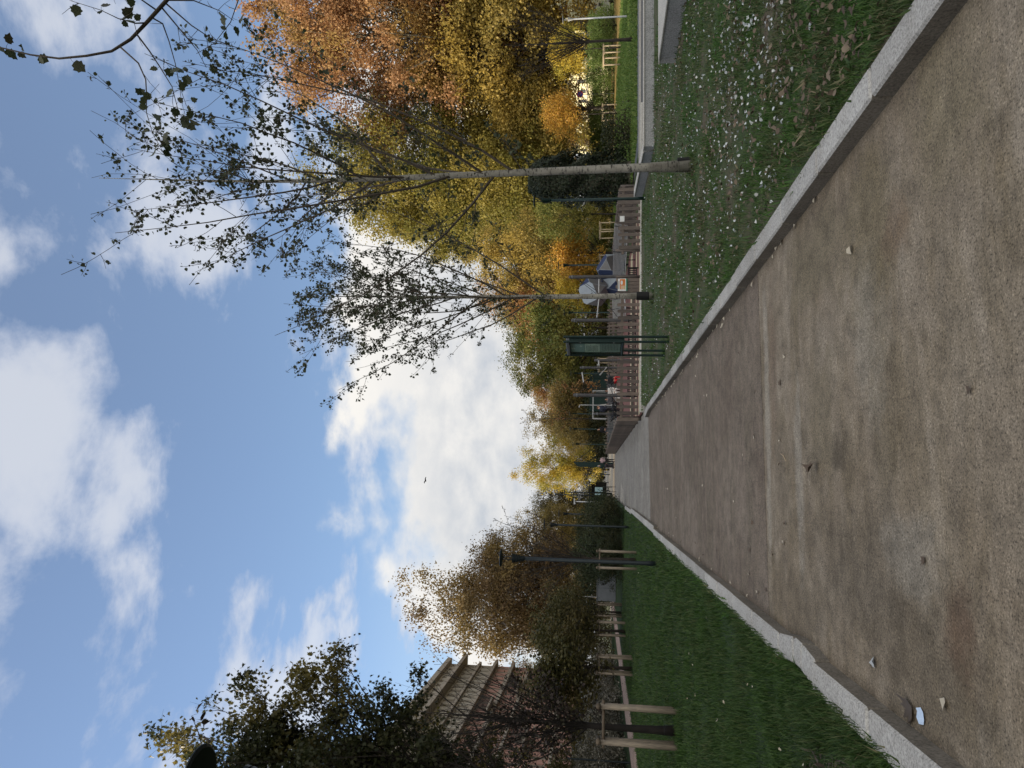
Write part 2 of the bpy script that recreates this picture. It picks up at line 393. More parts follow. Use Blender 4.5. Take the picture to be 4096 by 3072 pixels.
# ------------------------------------------------------------------ trees
def crown_tree(seed, H, base, R, n_cl, per, cr, leaf, trunk_r, outl=KITE, limbs=True, flat=.75, irr=.28, shell=.45, lean=0, twigs=0):
    """full crown: leaf clumps spread through an uneven envelope, a limb running out to each clump"""
    rng = np.random.default_rng(seed); mb = MB()
    ph = rng.uniform(0, 6.28, (6,)); kk = rng.uniform(1.2, 3.6, (6, 3))
    cz = (H+base)/2; az = (H-base)/2
    D = rng.normal(size=(n_cl, 3)); D /= np.linalg.norm(D, axis=1, keepdims=True)
    irrg = 1 + irr*np.mean([np.sin(D @ (kk[i]*2.2) + ph[i]) for i in range(6)], axis=0)*2.2
    rad = (shell + (1-shell)*rng.uniform(0, 1, n_cl)**.6)*irrg*.92
    C = D*rad[:, None]*np.array([R, R, az]) + np.array([0, 0, cz])
    C[:, 2] = np.maximum(C[:, 2], base*.8)
    P = []; Nn = []
    for i, c in enumerate(C):
        m = int(per*rng.uniform(.5, 1.5)); s = cr*rng.uniform(.6, 1.35)
        q = rng.normal(size=(m, 3))*np.array([s, s, s*flat])*.55
        q[:, 2] -= (q[:, 0]**2+q[:, 1]**2)*.18/s
        P.append(c+q)
        o = q/np.maximum(np.linalg.norm(q, axis=1, keepdims=True), 1e-6)
        Nn.append(rng.normal(size=(m, 3))*.8 + o*.5 + np.array([0, 0, .5]))
    P = np.concatenate(P); Nn = np.concatenate(Nn)
    V, F = leaf_cloud(P, leaf*rng.uniform(.65, 1.25, len(P)), rng, outl, Nn)
    th = base + (H-base)*.72
    tp = [Vector((lean*(k/7)**2 + rng.normal()*trunk_r*.25*(k > 0), rng.normal()*trunk_r*.25*(k > 0), th*k/7)) for k in range(8)]
    mb.tube(tp, [trunk_r*(1.25 if k == 0 else 1-.8*k/7) for k in range(8)], 8)
    if limbs:
        for c in C:
            hz = min(max(base*.75, c[2]-np.hypot(c[0], c[1])*rng.uniform(.6, 1.1)), th*.98)
            k = hz/th*7; i = min(6, int(k)); a = tp[i].lerp(tp[i+1], k-i)
            c = Vector(c); mid = a.lerp(c, .5) + Vector((rng.normal()*.06*R, rng.normal()*.06*R, -.05*(c-a).length + rng.normal()*.03*R))
            r0 = trunk_r*(.10+.22*(1-hz/th)); r0 = max(r0, .012)
            mb.tube([a, a.lerp(mid, .5), mid, mid.lerp(c, .55), c], [r0, r0*.8, r0*.6, r0*.4, r0*.18], 4, False)
            for _ in range(twigs):
                e = c + Vector(rng.normal(size=3))*cr*.6; b_ = mid.lerp(c, rng.uniform(.5, 1)); mb.tube([b_, b_.lerp(e, .5)+Vector((0, 0, .06*cr)), e], [.011, .008, .004], 3, False)
    return mb, V, F

LIB = {}
def crown_lib(key, **kw):
    mb, V, F = crown_tree(**kw)
    tm = mb.mesh('trunk', M['bark_dark']); tm.polygons.foreach_set('use_smooth', [True]*len(tm.polygons))
    cm = np_mesh('crown', V, [F], M['bark_dark'])
    LIB[key] = (tm, cm, kw['H'], kw['R'])
def put_tree(key, x, y, H, R, label, leafm, bark='bark_dark', name='tree', cat='tree', group=None, rz=None, z=0, parts=('trunk', 'crown'), rng=rnd):
    tm, cm, h0, r0 = LIB[key]
    t = thing(name, label, cat, (x, y, z), rng.uniform(0, 6.28) if rz is None else rz, group)
    for nm, me, m in ((parts[0], tm, M[bark]), (parts[1], cm, leafm)):
        o = link(nm, me, t, sc=(R/r0, R/r0, H/h0))
        o.material_slots[0].link = 'OBJECT'; o.material_slots[0].material = m
    return t

def branchy(seed, H, r0, h0, h1, n_limb, inc, lenf, up=.12, nsub=7, subl=.36, ntw=3, leafn=3, leaf=.06, outl=POPLAR,
            sway=.03, wig=.10, leaf_from=.25, top_leaves=14, fan=None, gold=2.4, tw=(.12, .28), limb_r=.34, path=None, minr=.0035, leaf_zmax=None, epi=0):
    """open tree: trunk, ascending limbs, side shoots, twigs, single leaves"""
    rng = np.random.default_rng(seed); mb = MB(); tr = MB(); LP = []; LT = []
    nT = 14
    ph = rng.uniform(0, 6.28, 2)
    def tpt(h):
        k = h/H
        if path: return Vector(path(h))
        return Vector((sway*H*.25*sin(3.1*k+ph[0])*k, sway*H*.25*sin(2.6*k+ph[1])*k, h))
    def trad(h): return max(r0*max(0.0, 1-h/H)**.85, .004) * (1 + .35*math.exp(-h*5))
    tr.tube([tpt(H*i/(nT-1)) for i in range(nT)], [trad(H*i/(nT-1)) for i in range(nT)], 10)
    def grow(p, d, L, n, upk, w):
        pts = [p.copy()]; d = d.normalized()
        for _ in range(n):
            d = (d + Vector((0, 0, upk)) + Vector(rng.normal(size=3)*w)).normalized()
            p = p + d*(L/n); pts.append(p.copy())
        return pts
    def leaves_on(pts, n, f0):
        for _ in range(n):
            s = rng.uniform(f0, 1.0)*(len(pts)-1); i = min(len(pts)-2, int(s))
            p = pts[i].lerp(pts[i+1], s-i); d = (pts[i+1]-pts[i]).normalized()
            o = Vector(rng.normal(size=3)); o = (o - d*o.dot(d)).normalized()
            q = p + o*leaf*rng.uniform(.25, .8) + Vector((0, 0, -.2*leaf))
            if leaf_zmax and rng.uniform(.75, 1.25)*q.z > leaf_zmax: continue
            LP.append(q); LT.append(o*.8 + d*.4 + Vector((0, 0, -rng.uniform(.2, 1.1))))
    def shoot(p, d, L, r, n_tw, n_lf):
        if leaf_zmax and p.z > leaf_zmax:
            if rng.uniform() < .55: return
            n_tw = min(n_tw, 1)
        pts = grow(p, d, L, 5, up*.8, wig); mb.tube(pts, [max(r*(1-.8*k/5), minr) for k in range(6)], 3, False)
        leaves_on(pts, n_lf, leaf_from)
        for _ in range(n_tw):
            s = rng.uniform(.25, 1)*5; i = min(4, int(s)); q = pts[i].lerp(pts[i+1], s-i)
            dd = (pts[i+1]-pts[i]).normalized() + Vector(rng.normal(size=3)*.7)
            tp = grow(q, dd, rng.uniform(*tw), 2, 0, .15); mb.tube(tp, [minr*1.2, minr, minr*.7], 3, False)
            leaves_on(tp, n_lf, .2)
    for j in range(n_limb):
        f = (j+.5)/n_limb; h = h0 + (h1-h0)*f + rng.normal()*.05*H/n_limb
        a = gold*j + rng.normal()*.3 if fan is None else fan(j, rng)
        ic = radians(rng.uniform(*inc)); d = Vector((sin(ic)*cos(a), sin(ic)*sin(a), cos(ic)))
        L = lenf(f)*rng.uniform(.8, 1.15); p = tpt(h); rl = max(min(trad(h)*.6, limb_r*r0*(.35+.65*L/max(lenf(0), lenf(.3)))), .006)
        pts = grow(p, d, L, 8, up, wig*.6); mb.tube(pts, [max(rl*(1-.88*k/8), minr) for k in range(9)], 5, False)
        leaves_on(pts, int(leafn*2), .75)
        ns = max(2, int(nsub*L/lenf(.15)+.5))
        for _ in range(ns):
            s = rng.uniform(.10, .97)*8; i = min(7, int(s)); q = pts[i].lerp(pts[i+1], s-i); dl = (pts[i+1]-pts[i]).normalized()
            o = Vector(rng.normal(size=3)); o = (o-dl*o.dot(dl)).normalized(); an = radians(rng.uniform(25, 58))
            shoot(q, dl*cos(an)+o*sin(an), L*subl*rng.uniform(.5, 1.2)*(1-.45*s/8), rl*.42*(1-.6*s/8), ntw, leafn)
    for _ in range(epi):
        hh = rng.uniform(h0*.85, h1); a = rng.uniform(0, 6.28); shoot(tpt(hh), Vector((cos(a), sin(a), .55)), rng.uniform(.5, 1.25), .008, ntw, leafn)
    topp = [tpt(H*(.8+.2*i/5)) for i in range(6)]
    leaves_on(topp, top_leaves, .0)
    for _ in range(7):
        hh = rng.uniform(.72, .96)*H; o = Vector(rng.normal(size=3)); o.z = 1.1
        shoot(tpt(hh), o, (H-hh)*.9+.25, .006, 2, leafn)
    P = np.array([tuple(p) for p in LP]) if LP else np.zeros((1, 3)); T = np.array([tuple(p) for p in LT]) if LT else np.ones((1, 3))
    V, F = leaf_cloud(P, leaf*rng.uniform(.6, 1.3, len(P)), rng, outl, None, T)
    return tr, mb, V, F
def put_branchy(name, label, loc, barkm, twigm, leafm, rz=0, cat='tree', group=None, world_parts=None, **kw):
    tr, mb, V, F = branchy(**kw)
    t = thing(name, label, cat, loc, rz, group)
    tr.build('trunk', barkm, t, smooth=True); mb.build('bough', twigm, t, smooth=True)
    if len(V) > 60: link('crown', np_mesh('crown', V, [F], leafm), t)
    return t

# ------------------------------------------------------------------ ground
def ground():
    m = MB(); m.sheet([(-1200, -600), (1200, -600), (1200, 2200), (-1200, 2200)], -.06); struct('ground', m, M['earth'])
    m = MB(); m.sheet([(-9.95, -6), (-1.34, -6), (-1.34, 66), (-9.95, 66)], .10); struct('lawn', m, M['lawn_l'])
    m = MB(); m.sheet([(2.38, -6), (30, -6), (30, 19.45), (9.6, 19.45), (10.35, 25.15), (2.75, 25.3), (2.38, 22.7)], .10); struct('lawn', m, M['lawn_r'])
    m = MB(); m.sheet([(-40, -6), (-12.2, -6), (-12.2, 71), (-40, 71)], .06); struct('lawn', m, M['lawn_l'])
    m = MB(); m.sheet([(13.8, 27.8), (80, 27.8), (80, 190), (13.8, 190)], .0); struct('lawn', m, M['lawn_far'])
    m = MB(); m.sheet([(-12.15, -6), (-9.97, -6), (-9.97, 78), (-12.15, 78)], .05); struct('footpath', m, M['path_pink'])
    # main path: three pours with an open joint between them
    m = MB(); m.prism([(-1.232, -6), (2.204, -6), (2.204, 7.415), (-1.232, 7.245)], -.05, 0); struct('path', m, M['path_a'])
    m = MB(); m.prism([(-1.232, 7.27), (2.204, 7.44), (2.204, 23.42), (-1.232, 22.375)], -.05, -.002); struct('path', m, M['path_b'])
    m = MB(); m.prism([(-1.32, 22.38), (2.3, 23.48), (2.75, 25.25), (14.6, 25.0), (14.6, 25.3), (2.45, 25.9), (2.45, 66.4), (-1.5, 66.4)], -.05, -.001); struct('path', m, M['path_c'])
    m = MB(); m.prism([(-16, 70.6), (4, 70.6), (5.2, 170), (-4, 170)], -.05, .0); struct('path', m, M['paving'])
    # crossing with two pale bands
    m = MB(); m.sheet([(-19, 66.4), (14, 66.4), (14, 70.6), (-19, 70.6)], -.01); struct('road', m, M['path_c'])
    m = MB()
    m.sheet([(-19, 66.6), (14, 66.6), (14, 68.0), (-19, 68.0)], -.005); m.sheet([(-19, 68.6), (14, 68.6), (14, 73.2), (-19, 73.2)], .006)
    struct('road_band', m, M['cream'])
    m = MB(); m.sheet([(-1.25, 43.6), (-.75, 44.6), (-.5, 44.6), (-.06, 48.9), (-1.3, 50.5)], .004); struct('pavement', m, M['paving'])
    # walkway, road wedge and paths on the right
    m = MB(); m.sheet([(9.7, 19.5), (80, 19.5), (80, 27.6), (10.4, 27.6), (10.4, 25.2)], -.02); struct('walkway', m, M['asphalt'])
    m = MB(); m.box((41, 27.7, -.0), (61.4, .16, .14)); struct('kerb', m, M['cap'])
    m = MB(); m.sheet([(14.0, 27.85), (24.5, 27.85), (16.0, 34.6), (14.0, 36)], .012); struct('road', m, M['asphalt_pale'])
    m = MB(); m.sheet([(23.2, 29), (24.9, 29), (24.9, 62), (23.2, 62)], .014); struct('footpath', m, M['paving'])
    m = MB(); m.sheet([(36.9, 40), (38.6, 40), (38.6, 140), (36.9, 140)], .014); struct('footpath', m, M['cream'])
    m = MB(); m.sheet([(38.7, 40), (60, 40), (60, 150), (38.7, 150)], .006); struct('leaf_strewn_verge', m, M['leaf_floor'])
    # playground floor
    m = MB(); m.sheet([(2.5, 26.2), (10.95, 25.5), (13.7, 60), (2.5, 60)], .03)
    m.cur = 0; struct('playground_floor', m, simple('rubber_red', (.16, .068, .058), (.11, .052, .045), 3, .9))
    m = MB()
    for y0, y1 in ((27.2, 28.3), (29.7, 30.5), (33.5, 35.4)):
        m.sheet([(2.6, y0), (11, y0-.3), (11.2, y1-.3), (2.6, y1)], .035)
    struct('playground_floor_band', m, simple('rubber_cream', (.42, .36, .24), (.33, .28, .19), 3, .9))
ground()

def kerb_line(pts, w, h, side, step=1.0):
    """granite kerb stones laid end to end; upright faces darker, soil and shade both in the colour"""
    m = MB(); r = random.Random(3)
    for (x0, y0, h0), (x1, y1, h1) in zip(pts[:-1], pts[1:]):
        L = sqrt((x1-x0)**2+(y1-y0)**2); n = max(1, round(L/step)); a = atan2(x1-x0, y1-y0)
        for i in range(n):
            f = (i+.5)/n; hh = h0
            k = len(m.mi)
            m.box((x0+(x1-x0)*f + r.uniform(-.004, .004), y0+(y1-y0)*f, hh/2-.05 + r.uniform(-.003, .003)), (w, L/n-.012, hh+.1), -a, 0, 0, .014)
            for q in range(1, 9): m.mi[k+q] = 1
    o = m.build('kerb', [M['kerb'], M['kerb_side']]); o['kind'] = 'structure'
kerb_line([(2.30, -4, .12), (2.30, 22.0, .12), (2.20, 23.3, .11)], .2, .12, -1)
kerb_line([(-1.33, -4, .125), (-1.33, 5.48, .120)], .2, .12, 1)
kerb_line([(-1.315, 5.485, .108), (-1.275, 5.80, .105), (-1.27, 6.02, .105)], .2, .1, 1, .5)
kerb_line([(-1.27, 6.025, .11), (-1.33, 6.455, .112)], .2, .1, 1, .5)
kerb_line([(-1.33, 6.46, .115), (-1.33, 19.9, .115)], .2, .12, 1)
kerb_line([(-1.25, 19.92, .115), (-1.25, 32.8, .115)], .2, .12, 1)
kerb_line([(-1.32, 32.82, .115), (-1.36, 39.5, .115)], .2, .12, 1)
def play_kerb():
    m = MB(); r = random.Random(5)
    for i in range(8):
        x0 = 2.5+1.45*i; y = 25.75-.05*i
        m.box((x0+.725, y, .03), (1.44, .28, .2), -.035, 0, 0, .02)
    o = m.build('kerb', M['cap']); o['kind'] = 'structure'
play_kerb()

# low aggregate walls on the right
def low_walls():
    t = thing('low_wall', 'long low aggregate wall with pale cap beyond the right lawn', 'wall', (12, 19.6, 0))
    m = MB(); m.box((19, 19.55, .12), (19.0, .22, .52), 0); m.box((9.95, 22.25, .118), (.22, 5.05, .52), -.14); m.build('wall_body', M['aggregate'], t, world=True)
    m = MB(); m.box((19, 19.55, .395), (19.06, .28, .03), 0, 0, 0, .008); m.box((9.95, 22.25, .393), (.28, 5.0, .03), -.14, 0, 0, .008); m.build('cap', M['cap'], t, world=True)
    t = thing('low_wall', 'wedge shaped concrete seat wall pointing into the right lawn', 'wall', (9, 13, 0))
    pol = [(8.62, 13.95), (8.66, 13.85), (8.75, 11.2), (11.0, 9.0), (14, 13.9), (14, 14.0)]
    m = MB(); m.prism(pol, -.05, .43); m.build('wall_body', M['aggregate'], t, world=True)
    m = MB(); m.prism([(x+(-.02 if x < 9 else .02), y+.0) for x, y in pol], .431, .455)
    m.build('cap', M['cap'], t, world=True)
low_walls()

# ------------------------------------------------------------------ grass
def blades(name, n, region, seed, dens, hgt, wid, m, bare=None, ymax=30):
    rng = np.random.default_rng(seed)
    y = []; x = []
    # thinning with distance: uniform in 1/y
    y0, y1 = region[2], ymax
    q = rng.uniform(0, 1, n*2); yy = 1/(1/y0 + q*(1/y1-1/y0)) if dens else rng.uniform(y0, y1, n*2)
    xx = rng.uniform(region[0], region[1], n*2)
    ang = xx/np.maximum(yy, .1)
    keep = (ang > -.50) & (ang < .95)
    if bare is not None: keep &= bare(xx, yy, rng)
    xx, yy = xx[keep][:n], yy[keep][:n]
    n = len(xx)
    tuft = .5 + .5*np.sin(xx*3.1+1.3*np.sin(yy*2.3))*np.sin(yy*2.7+1.1*np.sin(xx*1.9)) + .35*np.sin(xx*9.1+2*np.sin(yy*5))*np.sin(yy*8.3+xx*2)
    tuft = np.clip(tuft, 0, 1.2)
    far = np.clip(yy/8, 1, 2.2)
    h = hgt*rng.uniform(.45, 1.2, n)*(.5+.9*tuft)*np.clip(far**.2, 1, 1.3); w = wid*rng.uniform(.7, 1.3, n)*far
    a = rng.uniform(0, 2*pi, n); lean = rng.uniform(.15, .95, n)*h; la = a + rng.normal(0, .5, n) + pi/2
    dx, dy = np.cos(a)*w/2, np.sin(a)*w/2; lx, ly = np.cos(la)*lean, np.sin(la)*lean
    z0 = np.full(n, .098)
    V = np.stack([np.stack([xx-dx, yy-dy, z0], 1), np.stack([xx+dx, yy+dy, z0], 1),
                  np.stack([xx+dx*.7+lx*.38, yy+dy*.7+ly*.38, z0+h*.62], 1), np.stack([xx-dx*.7+lx*.38, yy-dy*.7+ly*.38, z0+h*.62], 1),
                  np.stack([xx+lx, yy+ly, z0+h], 1)], 1).reshape(-1, 3)
    b = np.arange(n)[:, None]*5
    o = link(name, np_mesh(name, V, [b+np.array([[0, 1, 2, 3]]), b+np.array([[3, 2, 4]])], m)); o['kind'] = 'stuff'
    return o
GR_L = leafmat('grass_lush', [(.010, .030, .006), (.022, .056, .011), (.036, .078, .017), (.056, .096, .025), (.088, .10, .038)], [(.015, .042, .007), (.038, .086, .016), (.065, .118, .026)], .9, transl=.25)
GR_R = leafmat('grass_worn', [(.022, .048, .013), (.042, .082, .022), (.068, .108, .034), (.10, .11, .045), (.17, .15, .085)], [(.026, .075, .012), (.048, .118, .020), (.08, .15, .03)], 1.1, transl=.25)
GR_F = leafmat('grass_sunny', [(.06, .12, .02), (.10, .17, .03), (.16, .2, .05)], None, transl=.3)
def bare_l(x, y, rng):
    f = np.sin(x*2.6+1.2*np.sin(y*1.4))*np.sin(y*1.9+.9*np.sin(x*2.1)) + .5*np.sin(x*7.3+y*2.1)*np.sin(y*5.1-x*1.3)
    k = rng.uniform(0, 1, len(x)) < np.clip(.85+.45*f, .3, 1)
    return k & ~(((x+2.05)/.42)**2 + ((y-4.6)/1.25)**2 < rng.uniform(.4, 1.1, len(x)))
blades('grass', 210000, (-9.9, -1.37, 3.3), 1, True, .085, .006, GR_L, bare_l, 42)
blades('grass', 60000, (14, 36.5, 28), 3, True, .10, .02, GR_F, None, 72)
def bare_r(x, y, rng):
    f = np.sin(x*2.1+1.2*np.sin(y*1.1+.4))*np.sin(y*1.35+.9*np.sin(x*1.7)) + .5*np.sin(x*5.3+y*2.1)*np.sin(y*4.1-x*1.3)
    k = rng.uniform(0, 1, len(x)) < np.clip(.50+.75*f, .07, 1)
    return k & ~((x > 9.5) & (y > 19.3)) & ~((x > 8.6) & (y > 9.5) & (y < 14.1))
blades('grass', 150000, (2.42, 12.0, 3.0), 2, True, .062, .006, GR_R, bare_r, 25.0)
# weeds and dry tufts on the worn lawn
def tufts():
    rng = np.random.default_rng(11); P = []; T = []; S = []
    for _ in range(420):
        y = 1/(1/3.2+rng.uniform()*(1/16-1/3.2)); x = rng.uniform(2.5, 2.5+y*.75); k = rng.integers(10, 24)
        a = rng.uniform(0, 6.28, k); e = rng.uniform(.25, 1.1, k)
        P.append(np.stack([x+np.cos(a)*.012, y+np.sin(a)*.012, np.full(k, .10)], 1)); T.append(np.stack([np.cos(a)*np.cos(e), np.sin(a)*np.cos(e), np.sin(e)], 1)); S.append(rng.uniform(.06, .17, k)*rng.uniform(.6, 1.2))
    P = np.concatenate(P); T = np.concatenate(T); S = np.concatenate(S)
    Nn = np.stack([np.zeros(len(P)), np.zeros(len(P)), np.ones(len(P))], 1) + rng.normal(size=(len(P), 3))*.3
    V, F = leaf_cloud(P, S, rng, np.array([(0, 0), (.4, .07), (1, 0), (.4, -.07)]), Nn, T)
    o = link('weed_tufts', np_mesh('weed_tufts', V, [F], leafmat('tuft', [(.035, .07, .016), (.06, .10, .028), (.17, .14, .08), (.24, .20, .13)], None, transl=.2))); o['kind'] = 'stuff'
tufts()
def base_grass():
    rng = np.random.default_rng(51); P = []; T = []; S = []
    spots = [(5.25, 11.5, .12, 130), (5.22, 19.8, .15, 130), (-2.0, 18.5, .08, 70), (-2.06, 33.9, .08, 60), (9.55, 23.35, .08, 60), (-4.62, 14.4, .12, 90)]
    spots += [(3.06+sx*-.13+sy*.05, 16.06+sx*.98, .03, 22) for sx in (-.49, .49) for sy in (-1, 1)]
    spots += [(-4.55+a, 14.35+b, .06, 45) for a in (-.37, .22) for b in (-.22, .37)] + [(8.62+.012*i, 13.85-.25*i, .05, 14) for i in range(14)] + [(9.9+.35*i, 19.42, .03, 14) for i in range(30)]
    spots += [(2.43, 3+.22*i, .03, 9) for i in range(88)] + [(-1.45, 3.2+.2*i, .03, 8) for i in range(90)]
    for x, y, r, k in spots:
        a = rng.uniform(0, 6.28, k); e = rng.uniform(.6, 1.45, k); rr = r+np.abs(rng.normal(0, .035, k)); P.append(np.stack([x+rr*np.cos(a), y+rr*np.sin(a), np.full(k, .095)], 1))
        b = a+rng.normal(0, .9, k); T.append(np.stack([np.cos(b)*np.cos(e), np.sin(b)*np.cos(e), np.sin(e)], 1)); S.append(rng.uniform(.05, .14, k))
    P = np.concatenate(P); T = np.concatenate(T); S = np.concatenate(S)
    V, F = leaf_cloud(P, S, rng, np.array([(0, 0), (.4, .055), (1, 0), (.4, -.055)]), None, T)
    o = link('rough_grass', np_mesh('rough_grass', V, [F], GR_R)); o['kind'] = 'stuff'
base_grass()

def debris():
    rng = np.random.default_rng(41); n = 900
    a = rng.uniform(0, 6.28, n); r = np.sqrt(rng.uniform(0, 1, n))
    P = np.stack([-2.05+.40*r*np.cos(a), 4.6+1.2*r*np.sin(a), np.full(n, .104)+rng.uniform(0, .025, n)], 1)
    T = np.stack([np.cos(a*7), np.sin(a*7), rng.normal(0, .15, n)], 1)
    V, F = leaf_cloud(P, rng.uniform(.03, .11, n), rng, np.array([(0, 0), (.5, .13), (1, 0), (.5, -.13)]), np.array([[0, 0, 1.]])+rng.normal(size=(n, 3))*.3, T)
    o = link('bark_mulch', np_mesh('bark_mulch', V, [F], simple('mulch', (.10, .08, .065), (.045, .036, .03), 20, .9))); o['kind'] = 'stuff'
debris()
# fallen leaves
LEAF_WHITE = leafmat('poplar_leaf_white', [(.50, .55, .58), (.62, .66, .70), (.42, .44, .44), (.70, .70, .68)], None, transl=.2, rough=.7)
LEAF_BROWN = leafmat('dry_leaf', [(.12, .085, .058), (.17, .128, .09), (.085, .06, .045), (.24, .19, .14)], None, transl=.15, rough=.7)
LEAF_PALE = leafmat('dry_leaf_pale', [(.46, .40, .30), (.55, .50, .40), (.36, .27, .18)], None, transl=.15, rough=.7)
def leaf_variants(name, outl, m, n, seed):
    rng = np.random.default_rng(seed); out = []
    for _ in range(n):
        V, F = leaf_cloud(np.zeros((1, 3)), 1.0, rng, outl, np.array([[0, 0, 1.]])+rng.normal(size=(1, 3))*.22, np.array([[1., 0, 0]]), .35)
        V[:, 2] -= V[:, 2].min(); V[:, 0] -= .5
        out.append(np_mesh(name, V, [F], m))
    return out
def litter():
    rng = np.random.default_rng(21)
    def stuff(name, n, outl, size, m, reg, tilt, seed):
        r = np.random.default_rng(seed)
        y = 1/(1/reg[2]+r.uniform(0, 1, n*3)*(1/reg[3]-1/reg[2])); x = r.uniform(reg[0], reg[1], n*3)
        k = (x/y < .95) & (x/y > -.5) & ~((x > 8.6) & (y > 9.3) & (y < 14.1)) & ~((x > 9.5) & (y > 19.3))
        dens = .5+.5*np.sin(x*1.3+y*.6)*np.sin(y*.8-x*.4)
        k &= r.uniform(0, 1, n*3) < .3+.7*dens
        x, y = x[k][:n], y[k][:n]; n = len(x)
        P = np.stack([x, y, np.full(n, .125)+r.uniform(0, .04, n)], 1); Nn = np.array([[0, 0, 1.]])+r.normal(size=(n, 3))*tilt
        V, F = leaf_cloud(P, size*r.uniform(.55, 1.3, n), r, outl, Nn, None, .3)
        o = link(name, np_mesh(name, V, [F], m)); o['kind'] = 'stuff'
    stuff('dry_leaf_litter', 3000, OVAL, .055, LEAF_BROWN, (2.5, 12, 3.0, 20), .35, 5)
    stuff('white_leaf_litter', 1900, POPLAR, .035, LEAF_WHITE, (2.5, 11.5, 5.6, 25), .45, 6)
    stuff('leaf_litter', 60, OVAL, .04, LEAF_PALE, (-9, -1.5, 5, 30), .3, 8)
    wv = leaf_variants('fallen_leaf', POPLAR, LEAF_WHITE, 5, 1); pv = leaf_variants('fallen_leaf', OVAL, LEAF_PALE, 4, 2); dv = leaf_variants('fallen_leaf', STAR, leafmat('dead_leaf', [(.075, .06, .05), (.10, .08, .066)], None, transl=.1), 2, 9); bv = leaf_variants('fallen_leaf', STAR, LEAF_BROWN, 4, 3)
    def put(mesh, x, y, z, s, lab, grp, rz=None):
        o = link('fallen_leaf', mesh, None, (x, y, z), rng.uniform(0, 6.28) if rz is None else rz, (s, s, s)); tag(o, lab, 'leaf', grp)
    for i in range(34):                                             # the large ones nearest the kerb
        y = 1/(1/3.0+rng.uniform()*(1/7-1/3.0)); x = rng.uniform(2.5, 2.6+.72*y)
        put(wv[i % 5], x, y, .125+rng.uniform(0, .02), rng.uniform(.045, .07), 'white backed leaf lying on the worn right lawn near the kerb', 'white leaves on the right lawn')
    for i in range(16):
        y = 1/(1/3.0+rng.uniform()*(1/6.5-1/3.0)); x = rng.uniform(2.5, 2.6+.72*y)
        put(bv[i % 4], x, y, .115+rng.uniform(0, .02), rng.uniform(.05, .085), 'curled brown dead leaf lying on the worn right lawn', 'brown leaves on the right lawn')
    for i in range(44):                                             # caught along the right kerb
        y = rng.uniform(5, 21); put(pv[i % 4], 2.19-abs(rng.normal())*.06, y, .006, rng.uniform(.045, .07), 'small pale leaf caught on the path against the right kerb', 'pale leaves along the right kerb')
    for i in range(16):
        y = rng.uniform(7.5, 20); put(pv[i % 4], -1.21+abs(rng.normal())*.06, y, .006, rng.uniform(.04, .06), 'small pale leaf on the path against the left kerb', 'pale leaves along the left kerb')
    for i in range(34):
        y = 1/(1/6+rng.uniform()*(1/40-1/6)); put((pv+bv)[i % 8], rng.uniform(-1.1, 2.0), y, .006, rng.uniform(.035, .06), 'tiny dry leaf scattered on the open path surface', 'dry leaves on the open path')
    tag(link('fallen_leaf', wv[1], None, (-1.02, 4.62, .006), 1.9, (.07,)*3), 'small white leaf on the path near the left kerb jog', 'leaf')
    tag(link('fallen_leaf', dv[0], None, (-1.13, 4.16, .006), .6, (.15,)*3), 'large dark curled leaf on the path beside the blue tissue', 'leaf')
    tag(link('fallen_leaf', bv[1], None, (.15, 5.63, .006), 1.4, (.13,)*3), 'grey brown curled leaf alone mid path beyond the moss stain', 'leaf')
    tag(link('fallen_leaf', bv[2], None, (-.35, 3.9, .006), 1.0, (.055,)*3), 'small rust brown leaf on the near path', 'leaf')
    tag(link('fallen_leaf', pv[2], None, (-1.0, 3.75, .006), 1.2, (.075,)*3), 'pale yellow leaf on the path nearest the camera at left', 'leaf')
    tag(link('fallen_leaf', pv[0], None, (1.55, 4.72, .006), .2, (.07,)*3), 'pale leaf alone on the near path right of centre', 'leaf')
    tag(link('fallen_leaf', bv[3], None, (.45, 3.35, .006), .2, (.05,)*3), 'tiny dark curled leaf on the near path at centre', 'leaf')
    V, F = leaf_cloud(np.zeros((1, 3)), 1.0, rng, np.array([(0, 0), (.1, .3), (.5, .38), (.8, .25), (1, .3), (.95, -.1), (.6, -.35), (.2, -.25)]), np.array([[.05, -.2, 1.]]), np.array([[1., 0, 0]]), .3)
    V[:, 2] -= V[:, 2].min()
    o = link('paper_tissue', np_mesh('paper_tissue', V, [F], simple('tissue', (.45, .56, .72), (.36, .46, .62), 9, .8)), None, (-1.17, 3.98, .006), .5, (.085,)*3); tag(o, 'crumpled pale blue tissue on the path beside the left kerb', 'tissue')
    m = MB(); m.tube([(0, 0, .004), (.05, .07, .007), (.07, .17, .004)], [.004, .004, .003], 5); tag(m.build('stick', M['stake_pale']), 'thin pale stick lying across the path', 'stick').location = (.22, 6.5, 0)
litter()
#@@PART3
# ------------------------------------------------------------------ buildings
def stucco(name, c1, c2): return simple(name, c1, c2, 1.3, .9, 0, .15, None, .2, 8)
M['stucco_cream'] = stucco('stucco_cream', (.42, .385, .32), (.34, .31, .26))
M['stucco_pink'] = stucco('stucco_pink', (.50, .30, .25), (.40, .235, .195))
M['stucco_yellow'] = stucco('stucco_yellow', (.72, .66, .42), (.63, .57, .35))
M['stone_trim'] = stucco('stone_trim', (.38, .335, .28), (.30, .265, .22))
M['frame_dark'] = simple('frame_dark', (.05, .045, .04))
M['roof_tile'] = simple('roof_tile', (.27, .12, .08), (.19, .085, .06), 7, .85)
def glass_mat(name, c):
    m, t, b, o = new_mat(name); t.put(b.inputs['Base Color'], c); b.inputs['Roughness'].default_value = .12
    b.inputs['Specular IOR Level'].default_value = .6
    return m
M['glass'] = glass_mat('window_glass', (.02, .026, .034))
